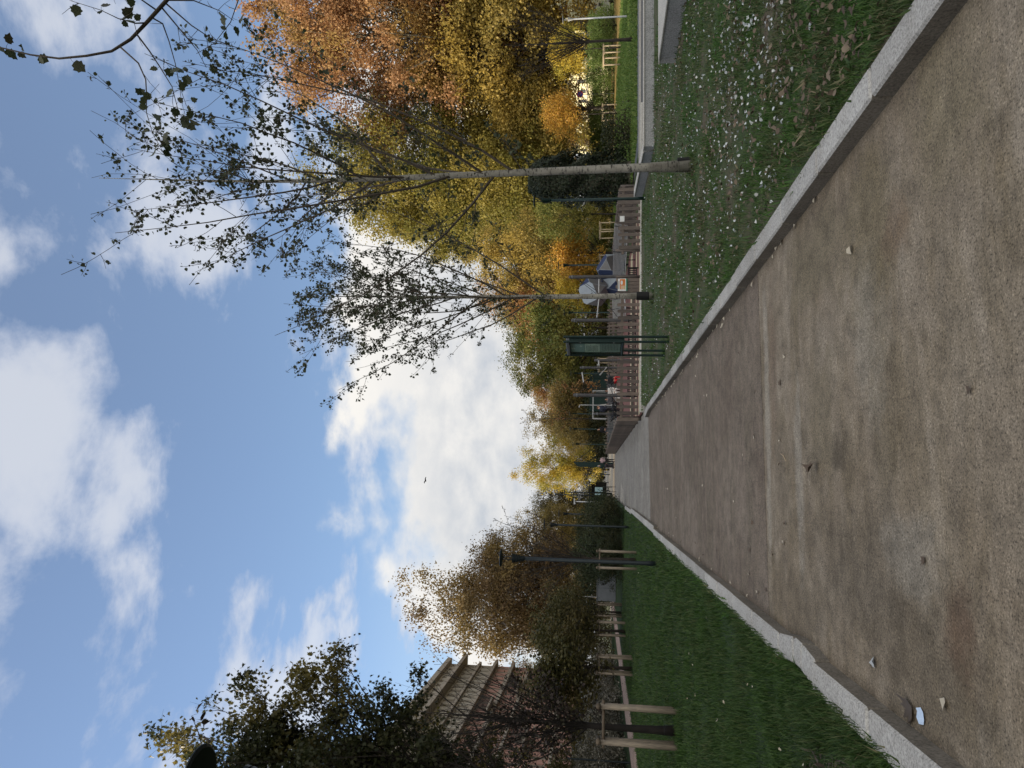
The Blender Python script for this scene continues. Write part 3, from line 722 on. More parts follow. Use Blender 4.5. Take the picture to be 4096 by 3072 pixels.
def apartment(label, x, y0, y1, depth, face, levels, bands, wall_low, wall_high, split, nwin, win_w, roof=None, balconies=()):
    """block whose long front lies in the plane x, facing face (+1: towards +x); levels: (sill, head) per storey"""
    t = thing('apartment_building', label, 'building', (x, (y0+y1)/2, 0))
    H = bands[-1][0]+bands[-1][1]; L = y1-y0; rec = .22
    def bx(m, xa, xb, ya, yb, za, zb): m.box((face*(xa+xb)/2, (ya+yb)/2, (za+zb)/2), (abs(xb-xa), abs(yb-ya), abs(zb-za)))
    # geometry local: front plane at 0, inwards negative
    pitch = L/nwin; ys = [-L/2+pitch*(i+.5) for i in range(nwin)]
    for (za, zb, m_) in ((0, split, wall_low), (split+.002, H, wall_high)):
        m = MB(); bx(m, -depth, -rec, -L/2, L/2, za, zb)
        edges = [za]; lv = [l for l in levels if za <= l[0] and l[1] <= zb]
        for s, h in lv: edges += [s, h]
        edges.append(zb)
        for i in range(0, len(edges), 2): bx(m, -rec, 0, -L/2, L/2, edges[i], edges[i+1])
        for s, h in lv:
            yy = [-L/2]
            for c in ys: yy += [c-win_w/2, c+win_w/2]
            yy.append(L/2)
            for i in range(0, len(yy), 2): bx(m, -rec, 0, yy[i], yy[i+1], s, h)
        m.build('wall', m_, t)
    for z, h, out in bands:
        m = MB(); bx(m, .002, out, -L/2-out, L/2+out, z, z+h); bx(m, -depth-.1, .0, L/2+.003, L/2+out, z, z+h); m.build('cornice', M['stone_trim'], t)
    wm = MB(); wf = MB()
    h0 = levels[0][1]-levels[0][0]
    fr = .07
    wf.box((face*(-.12), -win_w/2+fr/2, 0), (.08, fr, h0)); wf.box((face*(-.12), win_w/2-fr/2, 0), (.08, fr, h0))
    wf.box((face*(-.12), 0, h0/2-fr/2), (.08, win_w-2*fr, fr)); wf.box((face*(-.12), 0, -h0/2+fr/2), (.08, win_w-2*fr, fr)); wf.box((face*(-.12), 0, 0), (.07, .05, h0-2*fr))
    wf.box((face*.045, 0, -h0/2-.04), (.13, win_w+.2, .075)); wf.box((face*.03, 0, h0/2+.06), (.09, win_w+.24, .11))
    wm.box((face*(-.17), 0, 0), (.02, win_w-.02, h0-.02))
    fme = wf.mesh('window', M['stone_trim']); pme = wm.mesh('pane', M['glass'])
    for s, h in levels:
        for c in ys:
            w = link('window', fme, t, (0, c, (s+h)/2), 0, (1, 1, (h-s)/h0)); link('pane', pme, w)
    for (lv, ya, yb) in balconies:
        z = levels[lv][0]-.05
        m = MB(); bx(m, .004, 1.0, ya, yb, z-.16, z); b = m.build('balcony', M['stone_trim'], t)
        m = MB()
        n = int((yb-ya)/.14)
        for i in range(n+1): m.box((face*.97, ya+(yb-ya)*i/n, z+.45), (.025, .025, .9))
        m.box((face*.97, (ya+yb)/2, z+.92), (.05, yb-ya+.05, .05)); m.build('railing', M['frame_dark'], b)
    if roof:
        m = MB(); d = depth
        m.add([(face*.5, -L/2-.5, H+.01), (face*.5, L/2+.5, H+.01), (-face*(d+.5), L/2+.5, H+.01), (-face*(d+.5), -L/2-.5, H+.01), (-face*d/2, -L/2+4, H+roof), (-face*d/2, L/2-4, H+roof)],
              [(0, 1, 5, 4), (1, 2, 5), (2, 3, 4, 5), (3, 0, 4), (3, 2, 1, 0)])
        m.build('roof', M['roof_tile'], t)
    return t
lb = apartment('tall cream topped pink apartment block with heavy cornices behind the dark left trees', -20.2, 50, 80, 13, 1,
    [(1.1, 2.3), (3.3, 4.5), (5.2, 6.5), (7.0, 8.3), (9.0, 10.05), (10.8, 11.95), (12.75, 13.75), (14.45, 15.3), (16.3, 17.0)],
    [(4.7, .22, .25), (8.5, .25, .3), (10.25, .3, .45), (12.15, .3, .55), (13.95, .25, .3), (15.6, .38, .9), (17.3, .5, .5)],
    M['stucco_pink'], M['stucco_cream'], 12.1, 20, .72, balconies=((4, 4, 8), (5, -3, 1), (3, -10, -6)))
def antenna():
    m = MB(); m.tube([(-1.5, -1, 17.8), (-1.5, -1, 20.0)], .025, 5); m.tube([(-1.5, -1.5, 19.7), (-1.5, -.2, 19.7)], .02, 4)
    for i in range(5): m.tube([(-1.75, -1.4+.28*i, 19.7), (-1.25, -1.4+.28*i, 19.7)], .012, 4)
    m.build('antenna', M['grey_metal'], lb)
antenna()
apartment('tall grey apartment block added out of view on the left street to cast shade', -20.4, -45, 47.5, 13, 1, [(1.5+3.1*i, 3.2+3.1*i) for i in range(6)],
    [(4.1, .25, .25), (13.4, .25, .3), (20.4, .5, .7)], M['stucco_cream'], M['stucco_cream'], 13.3, 28, 1.2)  # unseen block added here, its height chosen for the shadow it casts
apartment('sunlit pale yellow apartment block behind the giant orange trees', 84, 56, 175, 14, -1, [(1.5+3.2*i, 3.2+3.2*i) for i in range(10)],
    [(4.3, .25, .25), (16.9, .25, .3), (33.0, .6, .9)], M['stucco_yellow'], M['stucco_yellow'], 16.8, 30, 1.5, 3.0, balconies=[(k, -40+14*j, -35+14*j) for k in (3, 5, 7) for j in range(6)])

def garden_building():
    t = thing('garden_building', 'low pale grey building with a dark window behind the left shrubs', 'building', (-16.5, 55, 0))
    m = MB(); m.box((-1.3, 0, 1.5), (2.6, 9, 3.0)); m.build('wall', stucco('pale_wall', (.42, .44, .46), (.33, .35, .37)), t)
    m = MB(); m.box((-1.3, 0, 3.07), (3.0, 9.4, .14)); m.build('roof', M['grey_metal'], t)
    for y in (-2.2, .4, 2.8):
        m = MB()
        for a in (-.62, .62): m.box((.03, y+a, 1.75), (.06, .08, 1.3))
        for a in (-.61, .61): m.box((.03, y, 1.75+a), (.06, 1.16, .08))
        w = m.build('window', M['white'], t); m = MB(); m.box((.012, y, 1.75), (.02, 1.14, 1.12)); m.build('pane', M['glass'], w)
garden_building()

# ------------------------------------------------------------------ lamps
def lamp_meshes():
    m = MB(); m.tube([(0, 0, -.05), (0, 0, .25), (0, 0, .3), (0, 0, 3.36)], [.062, .062, .052, .044], 12); pole = m.mesh('pole', M['dark_metal'])
    pole.polygons.foreach_set('use_smooth', [True]*len(pole.polygons))
    m = MB(); pr = [(.05, 3.36)]
    for i in range(7):
        z = 3.38+i*.042; r = .062+.0085*i; pr += [(r, z), (r+.006, z+.03), (r-.012, z+.031), (r-.012, z+.041)]
    pr += [(.11, 3.675)]; m.lathe((0, 0, 0), pr, 18); hood = m.mesh('lamp_hood', M['dark_metal'])
    m = MB()
    for a in (0, pi): m.tube([(.032*cos(a), .032*sin(a), 3.67), (.032*cos(a), .032*sin(a), 3.95)], .013, 6)
    rod = m.mesh('stem', M['dark_metal'])
    m = MB(); m.lathe((0, 0, 0), [(.05, 3.945), (.21, 3.95), (.232, 3.963), (.232, 3.972), (.20, 3.985), (.05, 3.995)], 24); disc = m.mesh('reflector_disc', M['dark_metal'])
    return pole, hood, rod, disc
LAMP = lamp_meshes()
def lamp(x, y, z, label, s=1.0, m=None, group='conical park lamps'):
    t = thing('street_lamp', label, 'lamp', (x, y, z), 0, group)
    for me in LAMP:
        o = link(me.name.split('.')[0], me, t, sc=(1 if s == 1 else .95, 1 if s == 1 else .95, s))
        if m: o.material_slots[0].link = 'OBJECT'; o.material_slots[0].material = M[m]
lamp(-2.0, 18.5, .1, 'nearest full park lamp with conical hood on the left lawn')
lamp(-2.06, 33.9, .1, 'second park lamp down the left lawn before the dark bushes')
lamp(-2.13, 47.1, .1, 'third park lamp rising behind the dark left bushes')
lamp(-2.05, 4.80, .1, 'lamp whose disc edge shows at the left border under leaves', 1.055)
lamp(9.55, 23.35, .1, 'green park lamp standing before the fence and the ivy', .95, 'green_metal')
lamp(12.4, 40, 0, 'slim park lamp behind the white and blue climbing boulders', 1.0, 'green_metal')
lamp(11.5, 48, 0, 'distant park lamp between the playground posts', 1.0, 'green_metal')
lamp(26.35, 37.8, 0, 'grey sunlit park lamp beside the paved path at right', .96, 'pale_metal')
for i, (x, y, h) in enumerate(((9.4, 62, 1.0), (6.2, 66, 1.05), (4.5, 62, 1.0), (3.6, 70, 1.0))):
    lamp(x, y, 0, ['far thin lamp behind the rope course', 'far thin lamp behind the football frame', 'far thin lamp above the slatted bench', 'far thin lamp beside the end of the picket fence'][i], h, 'green_metal')
def t_lamp(x, y, h, label, m):
    t = thing('street_lamp', label, 'lamp', (x, y, 0))
    b = MB(); b.tube([(0, 0, -.05), (0, 0, h)], [.07, .045], 8); b.build('pole', M[m], t, smooth=True)
    b = MB(); b.box((0, 0, h+.06), (.5, .16, .1), 0, 0, 0, .02); b.build('lamp_head', M[m], t)
t_lamp(-1.45, 75, 5.85, 'tall dark lamp with a flat head left of the yellow tree', 'dark_metal')
t_lamp(-1.2, 77, 5.0, 'dark lamp post just right of the tall flat headed lamp', 'dark_metal')
t_lamp(-1.69, 60, 3.4, 'short pale lamp post above the dark left bushes', 'pale_metal')

# ------------------------------------------------------------------ fences
def picket_mesh(w, h, t, m):
    b = MB(); n = 7; pr = [(-w/2, 0), (w/2, 0)] + [(w/2*cos(pi*i/n), h-w/2*.8+w/2*.8*sin(pi*i/n)) for i in range(n+1)]
    k = len(pr)
    b.add([(x, -t/2, z) for x, z in pr] + [(x, t/2, z) for x, z in pr], [tuple(range(k)), tuple(range(2*k-1, k-1, -1))] + [(i, k+i, k+(i+1) % k, (i+1) % k) for i in range(k)])
    return b.mesh('picket', m)
PK = [picket_mesh(.125, .82, .035, M['fence_wood']), picket_mesh(.13, .80, .035, M['fence_wood_b']), picket_mesh(.12, .81, .035, M['fence_wood'])]
def fence(label, p0, p1, sp, z0=.12, skip=None, most=98, post_step=2.35, side=-1, jit=.006):
    L = sqrt((p1[0]-p0[0])**2+(p1[1]-p0[1])**2); a = atan2(p1[1]-p0[1], p1[0]-p0[0])
    t = thing('picket_fence', label, 'fence', (p0[0], p0[1], 0), a, 'playground picket fences'); r = random.Random(int(L*100))
    n = int(L/sp); rest = MB(); k = 0
    for i in range(n+1):
        x = i*sp
        if skip and any(a_ < x < b_ for a_, b_ in skip): continue
        if k < most:
            o = link('picket', PK[r.randrange(3)], t, (x+r.uniform(-jit, jit), side*.04, z0+r.uniform(-.012, .012))); o.rotation_euler[1] = r.uniform(-.012, .012)
        else: rest.box((x, side*.04, z0+.405), (.125, .035, .81), 0, 0, 0, .015)
        k += 1
    if rest.v: o = rest.build('picket', M['fence_wood'], t); o['kind'] = 'stuff'
    segs = [(0, L)]
    for s in (skip or []): segs = [q for (u, v) in segs for q in ((u, min(v, s[0]+.1)), (max(u, s[1]-.1), v)) if q[1]-q[0] > .1]
    for z in (.22, .63):
        m = MB()
        for u, v in segs: m.box(((u+v)/2, 0, z0+z), (v-u, .045, .1))
        m.build('rail', M['fence_wood_b'], t)
    x = .0
    while x <= L+.1:
        if not (skip and any(a_-.05 < x < b_+.05 for a_, b_ in skip)):
            m = MB(); m.tube([(x, -side*.075, -.1), (x, -side*.075, z0+.74)], .05, 8); m.build('post', M['fence_wood_b'], t, smooth=True)
        x += post_step
    return t
FY = lambda x: 26.95-(x-2.35)*.163          # line of the front fence
fence('front picket fence facing the lawn, broken by the gate opening', (2.35, 26.95), (10.95, 25.55), .238, skip=((4.5, 6.27),))
fence('long picket fence running away along the right edge of the path', (2.35, 27.05), (2.42, 61.4), .215, side=1)
fence('right hand picket fence of the playground running back beside the ivy', (10.95, 25.75), (13.6, 47), .24, side=1)
fence('inner picket fence crossing the playground behind the slatted benches', (6.2, 41.5), (13.2, 44.0), .24, side=-1)
fence('far end picket fence of the playground below the autumn trees', (2.5, 60.5), (13.7, 56), .26, side=1)
def gate():
    x0, x1 = 7.05, 7.55
    t = thing('picket_gate', 'solid plank gate leaf carrying a small orange playground notice', 'gate', (x0, FY(x0)+.02, 0), -.162)
    hs = [.80, .87, .82, .86]
    for i, h in enumerate(hs):
        m = MB(); m.box((.07+i*.130, -.03, .13+h/2), (.126, .035, h), 0, 0, 0, .03); m.build('plank', M['fence_wood' if i % 2 else 'fence_wood_b'], t)
    for z in (.3, .75):
        m = MB(); m.box((.265, .01, z), (.55, .04, .09)); m.build('rail', M['fence_wood_b'], t)
    for x in (-.05, .58):
        m = MB(); m.tube([(x, 0, -.05), (x, 0, 1.0)], .055, 9); m.build('post', M['fence_wood_b'], t, smooth=True)
    n = thing('notice_board', 'white notice with orange and green panels fixed on the gate', 'notice', (x0+.06, FY(x0+.06)-.055, .60), -.162)
    m = MB(); m.box((.2, 0, .15), (.46, .012, .34)); m.build('board', M['white'], n)
    def strip(nm, x, z, w, h, col, y=-.008):
        m = MB(); m.box((x, y, z), (w, .004, h)); m.build(nm, simple(nm, col, tuple(.9*k for k in col), 8), n)
    strip('orange_panel', .22, .15, .38, .19, (.62, .20, .05)); strip('green_footer', .2, -.005, .46, .05, (.03, .19, .12))
    for i in range(4): strip('text_line', .10, .09+.035*i, .14, .016, (.72, .73, .60), -.011)
    strip('green_panel', .1, .075, .10, .03, (.28, .46, .10), -.0105)
    m = MB(); m.lathe((0, 0, 0), [(.01, 0), (.055, .001), (.055, .003), (.01, .004)], 12); o = m.build('white_figure', M['white'], n); o.location = (.28, -.0125, .18); o.rotation_euler = (pi/2, 0, 0); o.scale = (1.5, .75, 1)
    strip('heading', .19, .285, .3, .02, (.06, .06, .07))
    m = MB(); m.tube([(0, 0, -.1), (0, 0, 1.0)], [.062, .058], 10)
    p = thing('gate_post', 'round wooden post right of the open gate gap', 'post', (8.60, FY(8.60)+.03, 0)); m.build('post_shaft', M['fence_wood'], p, smooth=True); m = MB(); m.lathe((0, 0, 1.0), [(.058, 0), (.04, .02), (.01, .028)], 10); m.build('post_top', M['fence_wood_b'], p)
    w = thing('notice_board', 'blank white plate fixed on the fence behind the green lamp', 'notice', (9.72, FY(9.72)-.075, .70), -.162)
    m = MB(); m.box((0, 0, .09), (.21, .008, .17)); m.build('plate', M['white'], w); m = MB()
    for a in (-.08, .08): m.lathe((a, -.006, .16), [(.006, 0), (.004, .003)], 6)
    m.build('screw', M['grey_metal'], w)
gate()

# ------------------------------------------------------------------ information board
def info_board():
    c = Vector((3.06, 16.06, .1)); a = atan2(.98, -.13)
    t = thing('information_board', 'dark green glazed information board on paired posts', 'board', c, a+pi)
    # local x runs along the board, -y looks to the path
    for sx in (-.49, .49):
        for sy in (-.058, .058):
            m = MB(); m.box((sx, sy, 1.13), (.046, .046, 2.36), 0, 0, 0, .006); m.build('post', M['green_metal'], t)
        m = MB()
        for z in (1.25, 1.95): m.lathe((0, 0, 0), [(.016, -.004), (.016, .004), (.004, .007)], 8)
        for z in (1.2, 1.93):
            for sy in (-.084, .084):
                m = MB(); m.lathe((0, 0, 0), [(.014, -.004), (.014, .004), (.004, .007)], 8); o = m.build('bolt', M['pale_metal'], t); o.location = (sx*.985, sy, z); o.rotation_euler = (pi/2, 0, 0)
    m = MB(); m.box((0, 0, .99), (.93, .16, .05), 0, 0, 0, .01)
    m.box((-.435, 0, 1.6), (.055, .155, 1.17)); m.box((.435, 0, 1.6), (.055, .155, 1.17)); m.build('case', M['green_metal'], t)
    m = MB(); m.box((0, 0, 2.22), (.93, .16, .07), 0, 0, 0, .01); m.build('top_rail', M['grey_metal'], t)
    m = MB(); m.box((0, 0, 1.6), (.812, .02, 1.168)); m.build('back_panel', simple('board_back', (.03, .05, .05)), t)
    pm = [simple('paper_teal', (.30, .37, .37), (.25, .32, .32), 5), simple('paper_pale', (.52, .56, .51), (.45, .49, .45), 5), simple('paper_dark', (.26, .32, .31), (.22, .28, .27), 5), simple('paper_spot', (.6, .62, .58))]
    for sy, k in ((-.013, 1), (.013, -1)):
        for z0, z1, q in ((1.85, 2.17, 0), (1.50, 1.845, 1), (1.04, 1.495, 2)):
            m = MB(); m.box((0, sy, (z0+z1)/2), (.78, .005, z1-z0)); m.build('poster', pm[q], t)
        m = MB(); m.box((-.1*k, sy*1.35, 2.11), (.07, .004, .07)); m.box((.05*k, sy*1.35, 1.93), (.10, .004, .05)); m.box((.3*k, sy*1.35, 1.10), (.1, .004, .035)); m.build('poster_patch', pm[3], t)
        m = MB()
        for i in range(9): m.box(((-.12+(i % 3)*.02)*k, sy*1.35, 1.56+.03*i), (.36+.1*(i % 2), .004, .007))
        for i in range(11): m.box((.0, sy*1.35, 1.10+.034*i), (.6-.06*(i % 3), .004, .006))
        m.build('print_line', simple('print', (.03, .04, .04)), t)
    g, tt, b, o = new_mat('board_glass'); b.inputs['Base Color'].default_value = (.9, 1, .97, 1); b.inputs['Roughness'].default_value = .05
    b.inputs['Transmission Weight'].default_value = 1.0; b.inputs['IOR'].default_value = 1.3
    tr = tt.new('ShaderNodeBsdfTransparent'); tr.inputs[0].default_value = (.9, .96, .94, 1); gl = tt.new('ShaderNodeBsdfGlossy'); gl.inputs['Roughness'].default_value = .08
    mx = tt.new('ShaderNodeMixShader'); mx.inputs[0].default_value = .09; tt.l.new(tr.outputs[0], mx.inputs[1]); tt.l.new(gl.outputs[0], mx.inputs[2]); tt.l.new(mx.outputs[0], o.inputs[0])
    for sy in (-.066, .066):
        m = MB(); m.box((0, sy, 1.6), (.81, .006, 1.165)); m.build('glass_pane', g, t)
info_board()

# ------------------------------------------------------------------ tree stakes
def stakes(x, y, label, rz=0, w=.62, h=1.38, m='stake_wood', z=.1, rail='rail_wood'):
    t = thing('tree_stakes', label, 'tree stakes', (x, y, z), rz, 'timber tree stakes'); r = random.Random(int(x*31+y*17)); c = w/2
    for sx, sy in ((-1, -1), (1, -1), (1, 1), (-1, 1)):
        b = MB(); b.tube([(sx*c+r.uniform(-.02, .02), sy*c+r.uniform(-.02, .02), -.15), (sx*c, sy*c, h+.03)], [.052, .046], 9); b.build('post', M[m], t, smooth=True)
    for sx in (-1, 1):
        b = MB(); b.tube([(sx*(c-.0), -c-.16, h+.075), (sx*(c-.0), c+.16, h+.075)], .048, 9); b.build('rail', M[rail], t, smooth=True)
    for sy in (-1, 1):
        b = MB(); b.tube([(-c-.1, sy*(c-.06), h-.02), (c+.1, sy*(c-.06), h-.02)], .03, 7); b.build('crossbar', M[rail], t, smooth=True)
stakes(-4.55, 14.35, 'nearest timber stakes around the dark sapling on the left lawn', .25, .60, 1.40)
stakes(-2.97, 28.25, 'timber stakes beside the first park lamp', .1, .62, 1.42)
stakes(-7.55, 44.1, 'timber stakes just left of the grey utility cabinet', .0, .62, 1.35)
stakes(-7.48, 38.2, 'timber stakes around the dark bushy young tree', .1, .62, 1.35)
stakes(-7.55, 31.2, 'timber stakes around the broad leaved olive young tree', .1, .62, 1.38)
stakes(31.5, 49.6, 'sunlit pale timber stakes before the clipped hedge', .5, .95, 1.35, 'stake_pale', 0, 'stake_pale')
stakes(32.3, 59.4, 'pale timber stakes under the small orange tree', .3, .9, 1.35, 'stake_pale', 0, 'stake_pale')
stakes(20.6, 57, 'pale stakes seen above the far playground fence at right', .3, .9, 1.5, 'stake_pale', 0, 'stake_pale')
stakes(18.8, 60, 'pale stakes behind the far playground fence under yellow leaves', .3, .9, 1.5, 'stake_pale', 0, 'stake_pale')
stakes(10.8, 66, 'pale stakes far behind the rope course', .3, .9, 1.5, 'stake_pale', 0, 'stake_pale')

# ------------------------------------------------------------------ trees
crown_lib('big_a', seed=1, H=40, base=7, R=10, n_cl=430, per=290, cr=1.75, leaf=.29, trunk_r=.6, shell=.55)
crown_lib('big_b', seed=2, H=40, base=6, R=10, n_cl=410, per=290, cr=1.8, leaf=.29, trunk_r=.6, shell=.55, irr=.34)
crown_lib('mid_a', seed=3, H=13, base=2.6, R=4, n_cl=190, per=140, cr=.92, leaf=.17, trunk_r=.17)
crown_lib('mid_b', seed=4, H=13, base=2.2, R=4, n_cl=170, per=150, cr=1.0, leaf=.17, trunk_r=.17, irr=.36)
crown_lib('mid_c', seed=5, H=13, base=1.6, R=4, n_cl=150, per=150, cr=.95, leaf=.17, trunk_r=.15, irr=.4)
crown_lib('small_a', seed=6, H=5.5, base=1.5, R=1.7, n_cl=70, per=110, cr=.5, leaf=.10, trunk_r=.06)
crown_lib('small_b', seed=7, H=5.5, base=1.3, R=1.7, n_cl=60, per=110, cr=.55, leaf=.12, trunk_r=.06, outl=OVAL)
crown_lib('small_c', seed=16, H=5.5, base=2.7, R=1.7, n_cl=64, per=110, cr=.5, leaf=.10, trunk_r=.05)
crown_lib('shrub_a', seed=8, H=2.6, base=.1, R=1.6, n_cl=75, per=120, cr=.45, leaf=.085, trunk_r=.04, irr=.2)
crown_lib('shrub_b', seed=9, H=2.6, base=.05, R=1.6, n_cl=70, per=120, cr=.5, leaf=.085, trunk_r=.04, irr=.34)
crown_lib('plane_near', seed=10, H=22, base=8, R=5.5, n_cl=235, per=120, cr=.85, leaf=.21, trunk_r=.30, outl=STAR, irr=.50, shell=.25, twigs=7)
L_OR = leafmat('leaf_orange', [(.22, .105, .045), (.36, .185, .08), (.50, .30, .15), (.42, .25, .12), (.26, .14, .06)], [(.34, .23, .065), (.42, .29, .09), (.30, .19, .06)], .10, pmin=.5, pmax=.64, transl=.48)
L_YG = leafmat('leaf_yellow_green', [(.20, .165, .035), (.29, .24, .05), (.37, .29, .07), (.23, .21, .05)], [(.14, .14, .03), (.20, .195, .04), (.26, .225, .055)], .14, transl=.48)
L_OLIVE = leafmat('leaf_olive', [(.22, .175, .045), (.32, .25, .065), (.40, .30, .09), (.25, .21, .06)], [(.38, .27, .065), (.44, .32, .075)], .2, transl=.48)
L_YEL = leafmat('leaf_yellow', [(.46, .31, .03), (.56, .40, .05), (.38, .30, .05)], [(.30, .28, .05), (.4, .33, .05)], .5)
L_AMB = leafmat('leaf_amber', [(.52, .26, .035), (.58, .36, .05), (.45, .22, .05), (.40, .27, .05)], None)
L_GREEN = leafmat('leaf_green', [(.085, .11, .025), (.13, .155, .035), (.18, .19, .045), (.22, .20, .05)], [(.20, .18, .04), (.26, .22, .05)], .35)
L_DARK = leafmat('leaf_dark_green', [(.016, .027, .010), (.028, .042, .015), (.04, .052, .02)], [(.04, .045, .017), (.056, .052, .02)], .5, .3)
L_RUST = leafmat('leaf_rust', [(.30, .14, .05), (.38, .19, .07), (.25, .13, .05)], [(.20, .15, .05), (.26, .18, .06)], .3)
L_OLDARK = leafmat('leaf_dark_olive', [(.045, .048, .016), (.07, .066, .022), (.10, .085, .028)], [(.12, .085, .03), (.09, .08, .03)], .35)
L_OLGOLD = leafmat('leaf_olive_gold', [(.11, .09, .03), (.17, .135, .045), (.24, .18, .06), (.13, .115, .035)], [(.26, .19, .055), (.20, .16, .05)], .3)
L_BROWN = leafmat('leaf_bronze', [(.10, .068, .032), (.15, .10, .045), (.20, .135, .058), (.12, .07, .04)], [(.26, .18, .06), (.19, .14, .05)], .22)
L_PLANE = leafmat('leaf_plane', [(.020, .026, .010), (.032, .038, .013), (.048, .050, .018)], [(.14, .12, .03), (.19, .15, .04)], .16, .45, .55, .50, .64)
L_HEDGE = leafmat('leaf_hedge', [(.09, .15, .035), (.14, .205, .05), (.19, .24, .07)], None, transl=.25)
L_IVY = leafmat('leaf_ivy', [(.010, .018, .008), (.018, .028, .012), (.028, .036, .016)], None, transl=.2)
L_PALE = leafmat('leaf_pale', [(.20, .19, .16), (.30, .28, .23), (.10, .10, .07), (.07, .06, .04)], None, transl=.3)
L_RED = leafmat('leaf_red', [(.20, .04, .03), (.28, .07, .05)], None)
AG = 'autumn trees around the park'
PT = put_tree
PT('big_a', 53.5, 78, 45, 10.5, 'giant orange brown plane tree at the far right over the hedge', L_OR, 'bark_plane', group=AG, rz=.4)
PT('big_b', 70, 76, 46, 12.0, 'giant orange plane tree cut by the right border', L_OR, 'bark_plane', group=AG, rz=2.2)
PT('big_b', 39.8, 86, 39, 10, 'tall yellow green tree left of the giant orange plane', L_YG, 'bark_plane', group=AG, rz=3.5)
PT('big_a', 35.5, 92, 30, 6.2, 'yellow green tree behind the poplar beside the ivy', L_YG, 'bark_plane', group=AG, rz=5.2)
PT('mid_a', 48.5, 75.5, 22, 7.4, 'yellow olive tree standing low before the giant orange plane', L_OLIVE, group=AG, rz=.3)
PT('mid_b', 56, 73.5, 21, 7.8, 'olive brown tree right of the clipped hedge', L_OLIVE, group=AG, rz=1.9)
PT('mid_c', 35.2, 80, 21, 6.6, 'yellow olive tree over the small orange tree', L_YG, group=AG, rz=2.9)
PT('mid_a', 42.5, 77, 15, 5.4, 'mid height golden tree between hedge and orange tree', L_OLIVE, group=AG, rz=4.9)
PT('small_c', 32.2, 49.8, 5.6, 1.7, 'small bright yellow tree inside the sunlit stakes', L_YEL, group=AG)
PT('small_c', 32.3, 59.6, 6.9, 2.1, 'small orange yellow tree before the parked vehicles', L_AMB, group=AG)
PT('mid_c', 21.6, 66, 14.6, 3.9, 'olive tree between the two poplars', L_OLIVE, group=AG, rz=.7)
PT('small_a', 22.4, 58, 7.6, 2.3, 'green yellow tree right of the boulders', L_GREEN, group=AG)
PT('small_b', 20.0, 61, 6.4, 2.1, 'small amber tree behind the white boulders', L_AMB, group=AG)
PT('small_a', 17.4, 64, 6.0, 2.0, 'small golden tree behind the second poplar trunk', L_YEL, group=AG)
PT('mid_b', 18.6, 70, 13, 4.0, 'orange brown tree behind the second poplar', L_RUST, group=AG, rz=1.1)
PT('mid_a', 14.2, 76, 12.2, 4.4, 'broad green yellow tree above the information board', L_GREEN, group=AG, rz=2.0)
PT('small_b', 12.6, 58, 8.8, 2.6, 'green tree right of the information board', L_GREEN, group=AG)
PT('mid_a', 12.6, 96, 12, 3.4, 'rusty orange tree left of the green yellow tree', L_RUST, group=AG, rz=.2)
PT('mid_b', 8.7, 100, 11, 3.9, 'olive brown tree above the long side fence', L_OLGOLD, group=AG, rz=3.0)
PT('mid_c', 6.2, 104, 8.6, 2.6, 'dull olive tree right of the yellow centre tree', L_OLGOLD, group=AG, rz=4.0)
PT('mid_c', 1.55, 92, 12.3, 3.1, 'bright yellow green tree at the end of the path', L_YEL, group=AG, rz=1.7)
PT('mid_a', -3.6, 101, 11, 3.0, 'dark olive tree just left of the path end', L_OLDARK, group=AG, rz=5.0)
PT('mid_b', -6.0, 86, 10.4, 3.3, 'olive gold tree behind the second lamp', L_OLGOLD, group=AG, rz=.9)
PT('mid_a', -8.9, 81, 16.6, 3.7, 'bronze tree behind the first lamp', L_BROWN, group=AG, rz=2.4)
PT('mid_b', -15.0, 83, 22.6, 5.5, 'tall bronze gold plane tree left of the bare sapling', L_BROWN, 'bark_plane', group=AG, rz=.5)
PT('mid_c', -11.8, 79, 15.2, 5.0, 'bronze tree filling the gap below the tall plane', L_BROWN, group=AG, rz=3.3)
PT('small_b', -7.7, 44.2, 5.0, 1.7, 'small dark olive tree behind the grey cabinet stakes', L_OLDARK, z=.1, group='young staked trees')
PT('small_a', -7.6, 38.3, 5.3, 2.1, 'dark bushy young tree in timber stakes', L_OLDARK, z=.1, group='young staked trees')
PT('small_b', -7.7, 31.3, 4.9, 2.1, 'broad leaved olive young tree nearest of the left staked row', L_OLDARK, z=.1, group='young staked trees')
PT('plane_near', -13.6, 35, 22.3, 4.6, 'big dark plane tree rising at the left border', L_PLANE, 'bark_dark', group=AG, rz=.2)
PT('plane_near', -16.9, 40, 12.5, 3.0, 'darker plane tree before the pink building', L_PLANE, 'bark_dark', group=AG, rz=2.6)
PT('plane_near', -18.6, 41, 19.0, 4.4, 'plane tree half outside the left border', L_PLANE, 'bark_dark', group=AG, rz=4.6)
